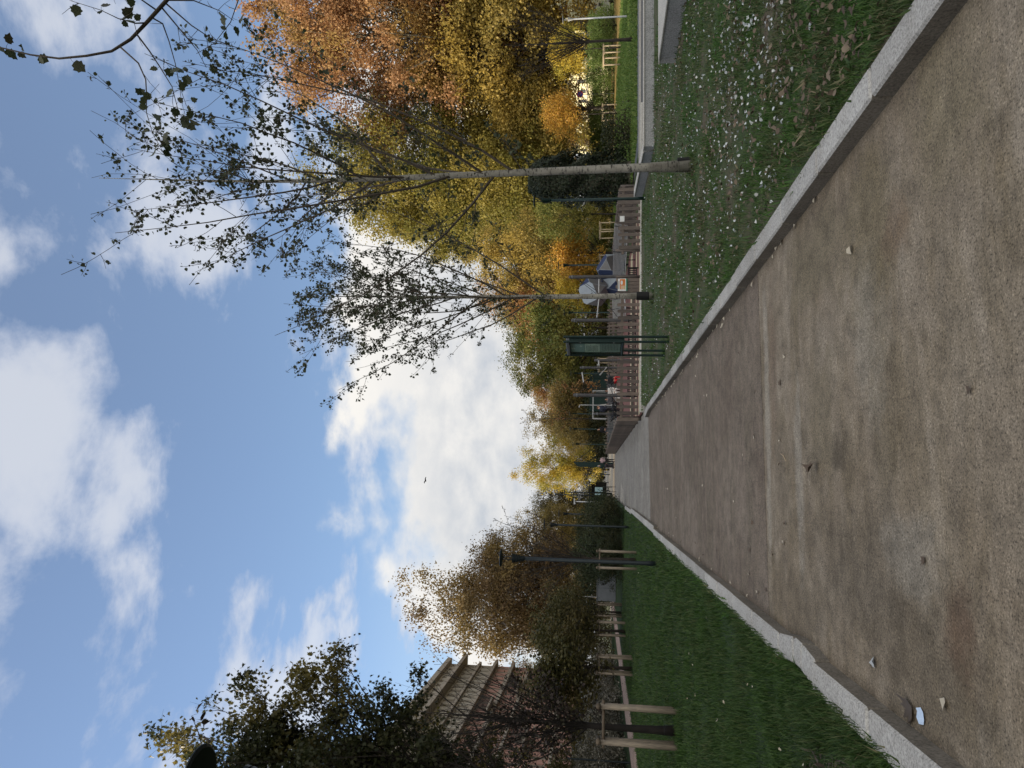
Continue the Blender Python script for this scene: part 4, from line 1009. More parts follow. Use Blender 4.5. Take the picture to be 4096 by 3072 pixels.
# backdrop of trees closing the park
k = 0
BACK = [(-26, 128), (-14, 135), (-7, 125), (4, 140), (12, 128), (20, 120), (27, 112), (34, 118), (44, 122), (54, 120), (64, 125), (-38, 140), (9, 84), (24, 92), (29, 86), (16, 88), (-10, 108), (-18, 112), (75, 118), (50, 100)]
BL = ['tree closing the park far behind the %s' % s for s in ('left plane', 'left lamps', 'olive gold tree', 'path end', 'side fence', 'green trees', 'amber tree', 'ivy', 'small orange tree', 'hedge', 'orange plane', 'pink building', 'football frame', 'olive tree', 'green yellow tree', 'second poplar', 'dark bushes', 'tall bronze tree', 'right border', 'clipped hedge')]
for (x, y), lb_ in zip(BACK, BL):
    PT(['mid_a', 'mid_b', 'mid_c'][k % 3], x, y, rnd.uniform(6.5, 8.5) if abs(x) < 16 else rnd.uniform(8, 11) if abs(x) < 24 else rnd.uniform(14, 19), rnd.uniform(4, 5.5), lb_, [L_OLGOLD, L_OLDARK, L_GREEN, L_BROWN][k % 4], group='trees closing the park'); k += 1
# shrubs
SG = 'dark shrubs on the left'
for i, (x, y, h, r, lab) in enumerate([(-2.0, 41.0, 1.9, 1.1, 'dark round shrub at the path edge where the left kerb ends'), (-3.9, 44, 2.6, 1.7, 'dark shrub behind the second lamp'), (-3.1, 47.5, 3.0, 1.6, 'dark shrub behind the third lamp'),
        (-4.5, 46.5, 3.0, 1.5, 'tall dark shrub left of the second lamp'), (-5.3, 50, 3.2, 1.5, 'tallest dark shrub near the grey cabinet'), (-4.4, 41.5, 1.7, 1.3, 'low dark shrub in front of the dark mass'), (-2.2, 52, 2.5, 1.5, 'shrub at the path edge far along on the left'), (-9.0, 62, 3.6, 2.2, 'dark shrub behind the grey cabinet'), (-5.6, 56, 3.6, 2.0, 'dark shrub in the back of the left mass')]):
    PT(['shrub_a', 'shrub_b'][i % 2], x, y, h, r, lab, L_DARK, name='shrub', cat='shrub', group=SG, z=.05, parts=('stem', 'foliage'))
for i, (x, y, h, r, lab) in enumerate([(-13.6, 47, 2.2, 1.7, 'pale leaved shrub beyond the footpath behind the third stakes'), (-13.8, 42, 2.4, 1.7, 'pale leaved shrub beyond the footpath behind the olive young tree'), (-14.0, 37.5, 2.6, 1.8, 'pale shrub below the low grey building'), (-14.2, 33.5, 2.3, 1.8, 'pale shrub at the left border beyond the footpath'), (-13.4, 53, 2.0, 1.6, 'pale shrub beyond the footpath near the cabinet')]):
    PT(['shrub_a', 'shrub_b'][i % 2], x, y, h, r, lab, L_PALE, name='shrub', cat='shrub', group='pale shrubs beyond the footpath', z=.05, parts=('stem', 'foliage'))
for i, (x, y, h, r, lab) in enumerate([(-14.6, 30, 2.9, 2.0, 'dark shrub at the left border near the nearest stakes'), (-15.5, 40, 4.2, 2.2, 'tall dark shrub before the low grey building'), (-15.4, 50, 4.0, 2.3, 'tall dark shrub beside the pink building'), (-15, 63, 4.5, 2.6, 'tall dark shrub far down the footpath'), (-14.5, 71, 4.5, 2.6, 'dark shrub at the footpath end')]):
    PT(['shrub_b', 'shrub_a'][i % 2], x, y, h, r, lab, L_OLDARK, name='shrub', cat='shrub', group='tall shrubs beyond the footpath', z=.05, parts=('stem', 'foliage'))
HG = 'clipped hedge shrubs in the sun'
for i in range(8):
    x = 50.3-.55*i + (0 if i < 7 else -.3); y = 67.5+3.1*i
    PT(['shrub_a', 'shrub_b'][i % 2], x-4.2, y, 3.1+.25*(i % 3), 2.1, 'sunlit green hedge shrub, %s along the leaf strewn path' % ['nearest at the right border', 'second from the right border', 'behind the grey lamp', 'behind the bare tree', 'behind the pale stakes', 'left of the pale stakes', 'behind the orange tree', 'last before the garden wall'][i], L_HEDGE, name='hedge_shrub', cat='hedge', group=HG, parts=('stem', 'foliage'))
FG = 'low bushes under the far trees'
for i, (x, y, h, r, m_, lab) in enumerate([(9.5, 78, 3.2, 3.0, L_DARK, 'dark bush behind the football goal'), (13.2, 80, 3.4, 3.2, L_GREEN, 'green bush behind the information board'), (16.5, 74, 3.2, 2.8, L_OLDARK, 'dull bush behind the second rope post'), (19.5, 72, 3.4, 2.6, L_GREEN, 'green bush behind the boulders'), (23, 70, 3.6, 2.8, L_GREEN, 'green bush right of the boulders'), (26.4, 72, 3.6, 2.8, L_YG, 'yellowish bush left of the ivy'), (29.5, 74, 3.4, 2.6, L_OLDARK, 'dark bush hidden by the ivy'), (6.4, 84, 3.0, 2.8, L_DARK, 'dark bush behind the far end of the side fence'),
        (3.8, 108, 3.6, 3.4, L_DARK, 'dark bush right of the path end'), (-3.2, 112, 3.8, 3.2, L_OLDARK, 'dull bush left of the path end'), (-7.5, 98, 3.6, 3.2, L_DARK, 'dark bush left of the bus shelter'), (-12, 90, 4.2, 3.8, L_OLDARK, 'dull bush under the bronze tree'), (.8, 140, 4.5, 5.5, L_OLDARK, 'dull bush closing the view along the path'), (-9, 150, 5, 6, L_OLDARK, 'dull bush far left of the path end'), (11, 132, 5, 6, L_OLDARK, 'dull bush far right of the path end')]):
    PT(['shrub_a', 'shrub_b'][i % 2], x, y, h, r, lab, m_, name='shrub', cat='shrub', group=FG, parts=('stem', 'foliage'))
PT('shrub_b', 37.5, 84, 2.0, 1.0, 'small red leaved shrub between orange tree and ivy', L_RED, name='shrub', cat='shrub', parts=('stem', 'foliage'))
PT('shrub_a', 36.5, 90, 3.0, 3.0, 'dark clipped shrub block right of the ivy', L_IVY, name='shrub', cat='shrub', parts=('stem', 'foliage'))

def ivy_pillar():
    t = thing('ivy_pillar', 'dark ivy covered trunk stump behind the green lamp', 'ivy', (14.6, 33.0, 0))
    m = MB(); m.tube([(0, 0, -.1), (.03, .02, 1.5), (-.05, 0, 3.2), (.0, .05, 4.9)], [.75, .62, .6, .5], 12); m.build('trunk', M['bark_plane'], t, smooth=True)
    rng = np.random.default_rng(31); n = 15000
    z = rng.uniform(0, 1, n)**.8*5.1; z = np.maximum(z, .35+rng.uniform(0, .5, n)); a = rng.uniform(0, 6.28, n)
    r = (.95+.28*np.sin(a*3+z*1.4)*np.sin(z*1.9+a)+.12*np.sin(z*5+a*4))*np.where(z > 4.4, np.sqrt(np.clip((5.3-z)/.9, .05, 1)), 1)*rng.uniform(.72, 1.06, n)+.08
    P = np.stack([np.cos(a)*r*1.15, np.sin(a)*r, z], 1); Nn = np.stack([np.cos(a), np.sin(a), np.full(n, .5)], 1)+rng.normal(size=(n, 3))*.5
    V, F = leaf_cloud(P, .10*rng.uniform(.6, 1.3, n), rng, STAR, Nn, np.array([[0, 0, -1.]])+rng.normal(size=(n, 3))*.6)
    link('ivy_foliage', np_mesh('ivy_foliage', V, [F], L_IVY), t)
    q = 2200; P = np.stack([rng.normal(0, .6, q)+1.2, rng.normal(0, .5, q), rng.uniform(.1, 1.5, q)**1.1], 1)
    V, F = leaf_cloud(P, .09, rng, OVAL); s = thing('shrub', 'low leafy shrub at the right foot of the ivy', 'shrub', (15.6, 33.0, 0)); link('foliage', np_mesh('foliage', V, [F], L_DARK), s)
    m = MB()
    for i in range(7): m.tube([(1.1, 0, 0), (1.2+.4*cos(i*.9), .4*sin(i*.9), .8), (1.2+.8*cos(i*.9), .7*sin(i*.9), 1.3)], [.02, .014, .006], 4)
    m.build('stem', M['twig'], s)
ivy_pillar()

# open trees
L_POP = leafmat('leaf_poplar', [(.030, .042, .020), (.050, .062, .030), (.075, .085, .045), (.045, .040, .025)], None, transl=.28)
def wob(a, b): return lambda h: (a*sin(h*.55)+b*sin(h*1.3+1)*.3, .06*sin(h*.8), h)
t1 = put_branchy('poplar', 'nearer white barked poplar with sparse dark leaves on the right lawn', (5.25, 11.5, .1), M['bark_poplar'], M['twig'], L_POP, seed=14, H=10.75, r0=.078, h0=2.9, h1=7.9, n_limb=19,
    inc=(26, 54), lenf=lambda f: 4.5*(1-f)**.7+1.1, up=.09, nsub=13, subl=.38, ntw=4, leafn=5, leaf=.062, sway=.03, group='poplars in a row on the right lawn', path=lambda h: (.05*sin(h*.7)-.05*sin(h*.35)*1.5, .05*sin(h*.8), h), top_leaves=22, minr=.004, epi=26, leaf_from=.12)
m = MB(); m.tube([(.085, -.03, -.02), (.085, -.03, .26)], [.055, .05], 10); m.build('trunk_guard', M['black'], t1)
t2 = put_branchy('poplar', 'farther white barked poplar with a black sleeve round its foot', (5.22, 19.8, .1), M['bark_poplar'], M['twig'], L_POP, seed=23, H=10.4, r0=.085, h0=2.9, h1=8.2, n_limb=24,
    inc=(24, 48), lenf=lambda f: 4.5*(1-f)**.5+1.3, up=.09, nsub=14, subl=.38, ntw=4, leafn=6, leaf=.068, sway=.02, group='poplars in a row on the right lawn', top_leaves=40, minr=.005, epi=30, leaf_from=.12)
m = MB(); m.lathe((0, 0, 0), [(.118, .13), (.122, .15), (.122, .46), (.117, .48), (.10, .48), (.10, .13)], 14); m.build('trunk_guard', M['black'], t2)
L_SPARSE = leafmat('leaf_dark_red', [(.020, .014, .013), (.035, .022, .018), (.03, .03, .016)], None, transl=.2)
t3 = put_branchy('young_tree', 'dark many branched sapling inside the nearest timber stakes', (-4.62, 14.4, .1), M['bark_black'], M['bark_black'], L_SPARSE, seed=5, H=5.0, r0=.075, h0=1.45, h1=3.6, n_limb=46,
    inc=(14, 52), lenf=lambda f: 2.2*(1-f)**.5+.6, up=.10, nsub=9, subl=.42, ntw=4, leafn=7, leaf=.06, outl=OVAL, limb_r=.24, minr=.0035, leaf_zmax=2.9, epi=30, group='young staked trees')
m = MB(); pr = []
for i in range(9): pr += [(.088, .03*i), (.078, .03*i+.018)]
m.lathe((0, 0, 0), pr, 12); m.build('trunk_guard', M['black'], t3)
put_branchy('young_tree', 'nearly bare fan branched sapling behind the first lamp', (-2.95, 28.3, .1), M['bark_dark'], M['bark_dark'], L_SPARSE, seed=6, H=5.4, r0=.07, h0=1.5, h1=2.6, n_limb=24,
    inc=(12, 48), lenf=lambda f: 3.2*(1-f)**.3+.6, up=.05, nsub=7, subl=.34, ntw=3, leafn=1, leaf=.05, outl=OVAL, limb_r=.26, minr=.006, group='young staked trees')
put_branchy('young_tree', 'leafless dark tree with upswept branches in front of the hedge', (20.7, 31.4, 0), M['bark_dark'], M['bark_dark'], L_SPARSE, seed=7, H=6.2, r0=.085, h0=2.0, h1=2.7, n_limb=26,
    inc=(10, 46), lenf=lambda f: 3.9*(1-f)**.3+.5, up=.05, nsub=8, subl=.32, ntw=3, leafn=0, leaf=.05, outl=OVAL, limb_r=.26, minr=.007)
put_branchy('young_tree', 'thin bare tree behind the side fence under the sky', (5.4, 62, 0), M['bark_dark'], M['bark_dark'], L_RUST, seed=8, H=8.4, r0=.06, h0=2.0, h1=6.5, n_limb=16,
    inc=(24, 50), lenf=lambda f: 2.2*(1-f)**.6+.5, up=.08, nsub=6, subl=.36, ntw=2, leafn=1, leaf=.12, outl=STAR, limb_r=.28, minr=.008)
put_branchy('young_tree', 'thin orange leaved sapling before the dark shrubs by the football frame', (7.0, 54, 0), M['bark_dark'], M['bark_dark'], L_RUST, seed=9, H=4.2, r0=.04, h0=1.0, h1=3.2, n_limb=12,
    inc=(24, 50), lenf=lambda f: 1.4*(1-f)**.6+.4, up=.08, nsub=5, subl=.36, ntw=2, leafn=2, leaf=.12, outl=STAR, limb_r=.28, minr=.007)

# near branches reaching into the frame
def near_branches():
    t = thing('poplar', 'poplar standing outside the right border whose twigs hang into the sky', 'tree', (5.3, 4.0, .1), 0, 'poplars in a row on the right lawn')
    L = t.location
    m = MB(); m.tube([(0, 0, -.1), (.03, 0, 2), (-.03, .02, 4), (0, 0, 7), (.02, 0, 10)], [.095, .08, .068, .045, .008], 10); m.build('trunk', M['bark_poplar'], t, smooth=True)
    main = [(5.28, 4.0, 3.9), (4.6, 4.3, 4.35), (3.95, 4.5, 4.68), (3.46, 4.5, 4.85), (3.27, 4.45, 4.94), (3.09, 4.4, 5.03), (2.97, 4.35, 5.13), (2.91, 4.3, 5.28), (2.90, 4.3, 5.49), (2.94, 4.3, 5.72), (3.01, 4.3, 5.97), (3.1, 4.3, 6.29)]
    br = MB(); br.tube(main, [.024, .021, .018, .0155, .014, .012, .0095, .0085, .0075, .006, .0045, .002], 7)
    subs = [[(3.02, 4.37, 5.09), (2.90, 4.4, 4.95), (2.77, 4.4, 4.88), (2.64, 4.4, 4.86), (2.52, 4.4, 4.85), (2.38, 4.45, 4.82), (2.25, 4.5, 4.75)],
            [(3.14, 4.42, 5.0), (3.07, 4.52, 4.96), (2.99, 4.6, 4.92), (2.83, 4.6, 4.81), (2.63, 4.6, 4.74), (2.56, 4.6, 4.69)],
            [(3.30, 4.46, 4.93), (3.36, 4.62, 4.95), (3.27, 4.7, 4.94), (3.08, 4.7, 4.87), (2.9, 4.7, 4.82), (2.74, 4.72, 4.76)],
            [(4.7, 4.25, 4.28), (4.1, 4.7, 4.38), (3.66, 4.8, 4.46), (3.47, 4.8, 4.51), (3.3, 4.8, 4.63), (3.22, 4.8, 4.77)],
            [(3.25, 4.45, 4.95), (3.2, 4.38, 4.99), (3.2, 4.32, 5.08), (3.26, 4.3, 5.21), (3.35, 4.3, 5.46)],
            [(3.40, 4.48, 4.88), (3.3, 4.62, 4.80), (3.18, 4.7, 4.70), (3.06, 4.74, 4.64)],
            [(3.44, 4.5, 4.86), (3.36, 4.66, 4.74), (3.30, 4.74, 4.62), (3.27, 4.78, 4.5)],
            [(3.36, 4.47, 4.9), (3.42, 4.36, 5.02), (3.50, 4.3, 5.2)], [(3.46, 4.5, 4.85), (3.52, 4.6, 4.7), (3.50, 4.7, 4.55), (3.44, 4.74, 4.45)]]
    rng = np.random.default_rng(77); LP = []; LT = []
    def leaf_at(p, d, s=.085):
        o = Vector(rng.normal(size=3)); o = (o-d*o.dot(d)).normalized(); q = p+o*.035+Vector((0, 0, -.012)); br.tube([p, p.lerp(q, .6)+Vector((0, 0, .006)), q], [.0018, .0014, .0011], 3, False)
        LP.append(tuple(q)); LT.append(tuple(o+Vector((0, 0, -rng.uniform(.2, 1.2))))); SZ.append(s*rng.uniform(.6, 1.1))
    SZ = []
    for k, sb in enumerate(subs):
        sb = [Vector(p) for p in sb]; n = len(sb)
        br.tube(sb, [max(.0065*(1-.8*i/(n-1)), .002) for i in range(n)], 5)
        nl = [16, 13, 5, 8, 11, 2, 1, 4, 1][k]; f0 = [.45, .35, .6, .55, .15, .7, .6, .3, .6][k]
        for _ in range(nl):
            s = rng.uniform(f0, 1)*(n-1); i = min(n-2, int(s)); leaf_at(sb[i].lerp(sb[i+1], s-i), (sb[i+1]-sb[i]).normalized())
        for _ in range(3):
            s = rng.uniform(.2, .95)*(n-1); i = min(n-2, int(s)); p = sb[i].lerp(sb[i+1], s-i); d = Vector(rng.normal(size=3)).normalized()*.16+Vector((-.04, 0, -.05))
            br.tube([p, p+d*.5+Vector((0, 0, .01)), p+d], [.0025, .002, .0012], 4)
    mm = [Vector(p) for p in main]
    for s in (7.6, 8.6, 8.9, 9.2, 9.6, 9.8, 10, 10.3, 10.6):
        i = int(s); leaf_at(mm[i].lerp(mm[i+1], s-i), (mm[i+1]-mm[i]).normalized(), .095)
    br.v = [(x-L.x, y-L.y, z-L.z) for x, y, z in br.v]
    br.build('bough', M['twig'], t, smooth=True)
    P = np.array(LP)-np.array(L); V, F = leaf_cloud(P, np.array(SZ), rng, POPLAR, None, np.array(LT), .25); link('crown', np_mesh('crown', V, [F], L_POP), t)
    # left border
    t = thing('young_tree', 'tree outside the left border whose one leafy twig shows against the sky', 'tree', (-5.4, 6.4, .1)); L = t.location
    m = MB(); m.tube([(0, 0, -.1), (.03, 0, 2), (-.03, .02, 4), (0, 0, 6.2)], [.085, .07, .05, .01], 9); m.build('trunk', M['bark_dark'], t, smooth=True)
    br = MB(); tw = [Vector((-5.4, 6.4, 3.6)), Vector((-4.2, 6.2, 4.3)), Vector((-3.0, 6.05, 4.72)), Vector((-2.45, 6, 4.88)), Vector((-2.2, 6, 4.97)), Vector((-2.06, 6, 5.05))]
    br.tube(tw, [.02, .014, .008, .005, .004, .002], 6); LP = []; LT = []; SZ = []
    for s in (3.9, 4.2, 4.5, 4.6, 4.8, 4.9, 4.99): i = int(s); leaf_at(tw[i].lerp(tw[i+1], s-i), (tw[i+1]-tw[i]).normalized(), .10)
    br.v = [(x-L.x, y-L.y, z-L.z) for x, y, z in br.v]; br.build('bough', M['bark_dark'], t, smooth=True)
    V, F = leaf_cloud(np.array(LP)-np.array(L), np.array(SZ), rng, OVAL, None, np.array(LT), .25); link('crown', np_mesh('crown', V, [F], L_SPARSE), t)
near_branches()
#@@PART4
# ------------------------------------------------------------------ playground
def playground():
    # rope course: four tube posts, cables, hanging bars and a net
    t = thing('rope_course', 'rope climbing course of grey tube posts, black cables and hanging bars', 'climbing frame', (6, 31, 0))
    P = {'a': (9.06, 31.0, 2.92), 'b': (7.08, 31.0, 2.78), 'c': (3.73, 31.0, 2.64), 'd': (5.75, 36.0, 2.5), 'e': (5.35, 31.4, 1.75), 'f': (3.2, 34.0, 1.75)}
    for k, (x, y, h) in P.items():
        m = MB(); r = .075 if k in 'abc' else .06
        m.tube([(x, y, -.1), (x, y, h)], r, 12); m.lathe((x, y, h), [(r, 0), (r*.8, .03), (r*.3, .05)], 12); q = m.build('post', M['post_grey'], t, smooth=False, world=True)
        m = MB(); m.lathe((x, y, h-.14), [(r+.008, 0), (r+.012, .01), (r+.012, .06), (r+.008, .07)], 12); c = m.build('collar', M['grey_metal'], None, world=False); c.parent = q
        c.data.transform(Matrix.Translation(-t.location))
    def rope(pts, r=.012, sag=0):
        m = MB(); pts = [Vector(p) for p in pts]
        if len(pts) == 2 and sag:
            a, b = pts; pts = [a.lerp(b, i/8)-Vector((0, 0, sag*4*(i/8)*(1-i/8))) for i in range(9)]
        m.tube(pts, r, 5); return m.build('rope', M['rope'], t, world=True)
    def bar(a, b, r=.028):
        m = MB(); m.tube([a, b], r, 7); m.build('hanging_bar', M['pale_metal'], t, world=True)
    A, B, C_, D_, E_, F_ = (Vector(P[k]) for k in 'abcdef')
    bar((8.92, 30.9, 1.62), (8.3, 30.9, 1.62)); bar((8.15, 31, 1.60), (7.2, 31, 1.70)); bar((6.55, 31.3, 2.25), (6.1, 31.3, 2.22))
    bar((4.3, 31, 2.25), (4.75, 31.1, 2.32)); bar((5.0, 31.2, 1.25), (4.65, 31.2, 1.55)); bar((5.3, 31.2, 1.60), (5.05, 31.1, 1.58))
    for a, b in (((9.06, 31, 2.75), (8.92, 30.9, 1.62)), ((9.06, 31, 2.75), (8.15, 31, 1.6)), ((9.06, 31, 2.7), (8.3, 30.9, 1.62)), ((7.08, 31, 2.6), (7.2, 31, 1.7)), ((7.08, 31, 2.6), (6.55, 31.3, 2.25)), ((8.1, 31, 1.58), (7.15, 31, .75)),
                 ((6.1, 31.3, 2.22), (5.35, 31.4, 1.7)), ((3.73, 31, 2.45), (4.3, 31, 2.25)), ((4.75, 31.1, 2.32), (5.75, 36, 2.3)), ((4.3, 31, 2.25), (5.0, 31.2, 1.25)), ((4.65, 31.2, 1.55), (5.3, 31.2, 1.6)), ((5.05, 31.1, 1.58), (5.75, 36, 2.2)),
                 ((3.73, 31, .95), (4.65, 31.2, 1.5)), ((3.73, 31, 1.0), (5.0, 31.2, 1.22)), ((3.2, 34, 1.6), (3.73, 31, 1.0)), ((5.35, 31.4, 1.65), (4.7, 31.2, .8)), ((6.1, 31.3, 2.22), (6.3, 31.2, .6)), ((7.08, 31, .9), (6.3, 31.2, .6)), ((6.3, 31.2, .6), (5.35, 31.4, .5))):
        rope((a, b), .011, .05)
    m = MB(); r = random.Random(4)                                      # black net between two posts
    for i in range(15):
        f = i/14; x = 3.75-.5*f; z = 1.0-.42*sin(pi*f)-.12
        m.tube([(x, 31+3*f, 1.05-.1*sin(pi*f)), (x-.05, 31+3*f, z), (x-.3, 31+3*f+.1, z+.02), (x-.42, 31+3*f, 1.02-.1*sin(pi*f))], .014, 4)
    for k in range(6):
        m.tube([(3.75-.5*i/8-.07*k, 31+3*i/8, 1.05-(.10+.09*min(k, 5-k)*1.6)*sin(pi*i/8)-.02) for i in range(9)], .014, 4)
    m.build('net', M['rope'], t, world=True)
    # climbing boulders: cut cubes with white, grey and blue facets
    fac = [simple('boulder_white', (.25, .29, .33), (.21, .24, .28), 5, .6), simple('boulder_grey', (.14, .14, .145), (.11, .11, .115), 5, .6), simple('boulder_blue', (.025, .04, .10), (.018, .03, .075), 5, .6)]
    def boulder(x, y, z, s, rot, label, cols):
        bm = bmesh.new(); bmesh.ops.create_cube(bm, size=1.0)
        bmesh.ops.bevel(bm, geom=bm.verts[:], offset=.42, offset_type='OFFSET', affect='VERTICES', segments=1, clamp_overlap=True, profile=.5)
        bmesh.ops.bevel(bm, geom=bm.edges[:], offset=.012, segments=1, affect='EDGES')
        R = Matrix.Rotation(rot[2], 3, 'Z') @ Matrix.Rotation(rot[1], 3, 'Y') @ Matrix.Rotation(rot[0], 3, 'X')
        for v in bm.verts: v.co = R @ v.co*s
        for i, f in enumerate(bm.faces):
            if f.calc_area() > .05*s*s: f.material_index = cols[i % len(cols)]
        me = bpy.data.meshes.new('boulder_body'); bm.to_mesh(me)
        t = thing('climbing_boulder', label, 'climbing boulder', (x, y, z))
        for m_ in fac: me.materials.append(m_)
        link('boulder_body', me, t)
        big = sorted([f for f in bm.faces if f.normal.y < -.25], key=lambda f: -f.calc_area())[:3]
        for f in big:                                                   # bolt-on holds
            c = f.calc_center_median(); n = f.normal; u = n.orthogonal().normalized(); w = n.cross(u)
            for a in (.7, 2.6, 4.6):
                m = MB(); m.lathe((0, 0, 0), [(.05, 0), (.045, .03), (.02, .045)], 8)
                o = m.build('hold', fac[2], t); o.rotation_mode = 'QUATERNION'; o.rotation_quaternion = n.to_track_quat('Z', 'Y'); o.location = c+(u*cos(a)+w*sin(a))*.2*s
        bm.free(); return t
    boulder(11.6, 38, 1.0, 1.15, (.5, .3, .4), 'right climbing boulder with blue lower facets behind the fence', [2, 0, 1, 2, 1])
    b2 = boulder(10.35, 38.2, 1.85, 1.25, (.3, .6, 1.1), 'upper climbing boulder with a drawn face behind the poplar trunk', [0, 1, 1, 0, 2])
    boulder(10.75, 38.3, .75, 1.1, (.9, .2, .2), 'lower climbing boulder under the one with the drawn face', [2, 0, 1, 2])
    m = MB()                                                            # scrawled smiley and letters on the upper boulder
    arc = [(.18*cos(a), .0, .18*sin(a)-.02) for a in [pi*1.15+.14*i for i in range(6)]]
    m.tube(arc, .014, 4); m.tube([(-.07, 0, .0), (-.07, 0, .04)], .016, 4); m.tube([(.05, 0, .0), (.05, 0, .04)], .016, 4)
    m.tube([(-.3+.05*i, 0, .24+.045*sin(i*1.9)) for i in range(13)], .013, 4)
    o = m.build('graffiti', M['black'], b2); o.location = (-.05, -.64, -.1)
    # slatted benches
    def bench(x, y, rz, L, label, m_='pale_metal', z=0, n=9):
        t = thing('bench', label, 'bench', (x, y, z), rz, 'slatted metal benches')
        for i in range(n):
            m = MB(); m.box((0, .22+.012*i, .50+.058*i), (L, .02, .036), 0, .2); m.build('back_slat', M[m_], t)
        for i in range(6):
            m = MB(); m.box((0, -.24+.082*i, .44), (L, .055, .022)); m.build('seat_slat', M[m_], t)
        for f in (-.46, 0, .46):
            m = MB(); m.tube([(f*L, -.22, 0), (f*L, -.22, .42), (f*L, .2, .42), (f*L, .32, 1.0)], .022, 6); m.tube([(f*L, .2, .42), (f*L, .26, 0)], .022, 6); m.build('leg_frame', M['dark_metal'], t)
    bench(9.95, 30.9, 2.05+pi, 3.3, 'long pale slatted bench back seen through the gate opening')
    bench(8.1, 32.0, .92+pi+pi, 2.4, 'pale slatted bench behind the gate notice')
    bench(3.35, 45, .1, 1.8, 'grey slatted bench near the side fence', 'grey_metal')
    bench(5.9, 46.5, .0, 2.2, 'grey slatted bench with people seated on it', 'grey_metal')
    # low dark drain grates/steps seen between the pickets
    for i, (x, w) in enumerate(((4.05, 1.2), (5.9, 1.6), (8.0, 1.2))):
        t = thing('low_railing', ['low black bar railing behind the left pickets', 'low black bar railing behind the middle pickets', 'low black bar railing behind the gate'][i], 'railing', (x, 28.9-.16*(x-4), 0), -.16)
        for z in (.12, .42):
            m = MB(); m.box((0, 0, z), (w, .04, .04)); m.build('rail', M['black'], t)
        m = MB()
        for k in range(int(w/.075)): m.box((-w/2+.04+.075*k, 0, .27), (.036, .03, .26))
        m.build('bar_panel', M['black'], t)
        for s in (-1, 1): m = MB(); m.box((s*w/2, 0, .24), (.05, .05, .5)); m.build('post', M['black'], t)
    # football frame
    t = thing('football_goal', 'pale football goal frame far behind the playground', 'goal', (6.0, 60, 0))
    for x in (-.75, 1.6): m = MB(); m.box((x, 0, .98), (.08, .08, 1.96)); m.build('post', M['pale_metal'], t)
    m = MB(); m.box((.425, 0, 2.0), (2.43, .08, .08)); m.build('crossbar', M['pale_metal'], t)
    for x in (-.75, 1.6): m = MB(); m.tube([(x, 0, 2.0), (x, .7, 1.95), (x, 1.3, 0)], .03, 5); m.build('stay', M['pale_metal'], t)
    t = thing('swing_pole', 'pale crooked exercise pole beside the left rope post', 'exercise pole', (3.55, 33.4, 0))
    m = MB(); m.tube([(0, 0, 0), (0, 0, 2.45)], .022, 6); m.build('pole', M['pale_metal'], t); m = MB(); m.tube([(0, 0, 2.45), (-.12, 0, 2.5)], .022, 6); m.box((.02, 0, .9), (.1, .1, .2)); m.build('handle', M['pale_metal'], t)
    for i, (x, y) in enumerate(((9.6, 72), (8.4, 74), (7.6, 70), (10.8, 75))):
        t = thing('ball_court_screen', ['dark green court screen behind the second rope post', 'dark green court screen behind the information board', 'dark green court screen behind the football goal', 'dark green court screen behind the climbing boulders'][i], 'screen', (x, y, 0), 0, 'court screens')
        m = MB(); m.box((0, 0, 1.3), (1.5, .04, 2.2)); m.build('screen_panel', M['green_metal'], t)
        for s in (-.75, .75): m = MB(); m.tube([(s, 0, 0), (s, 0, 2.6)], .04, 6); m.build('post', M['green_metal'], t)
import bmesh
playground()

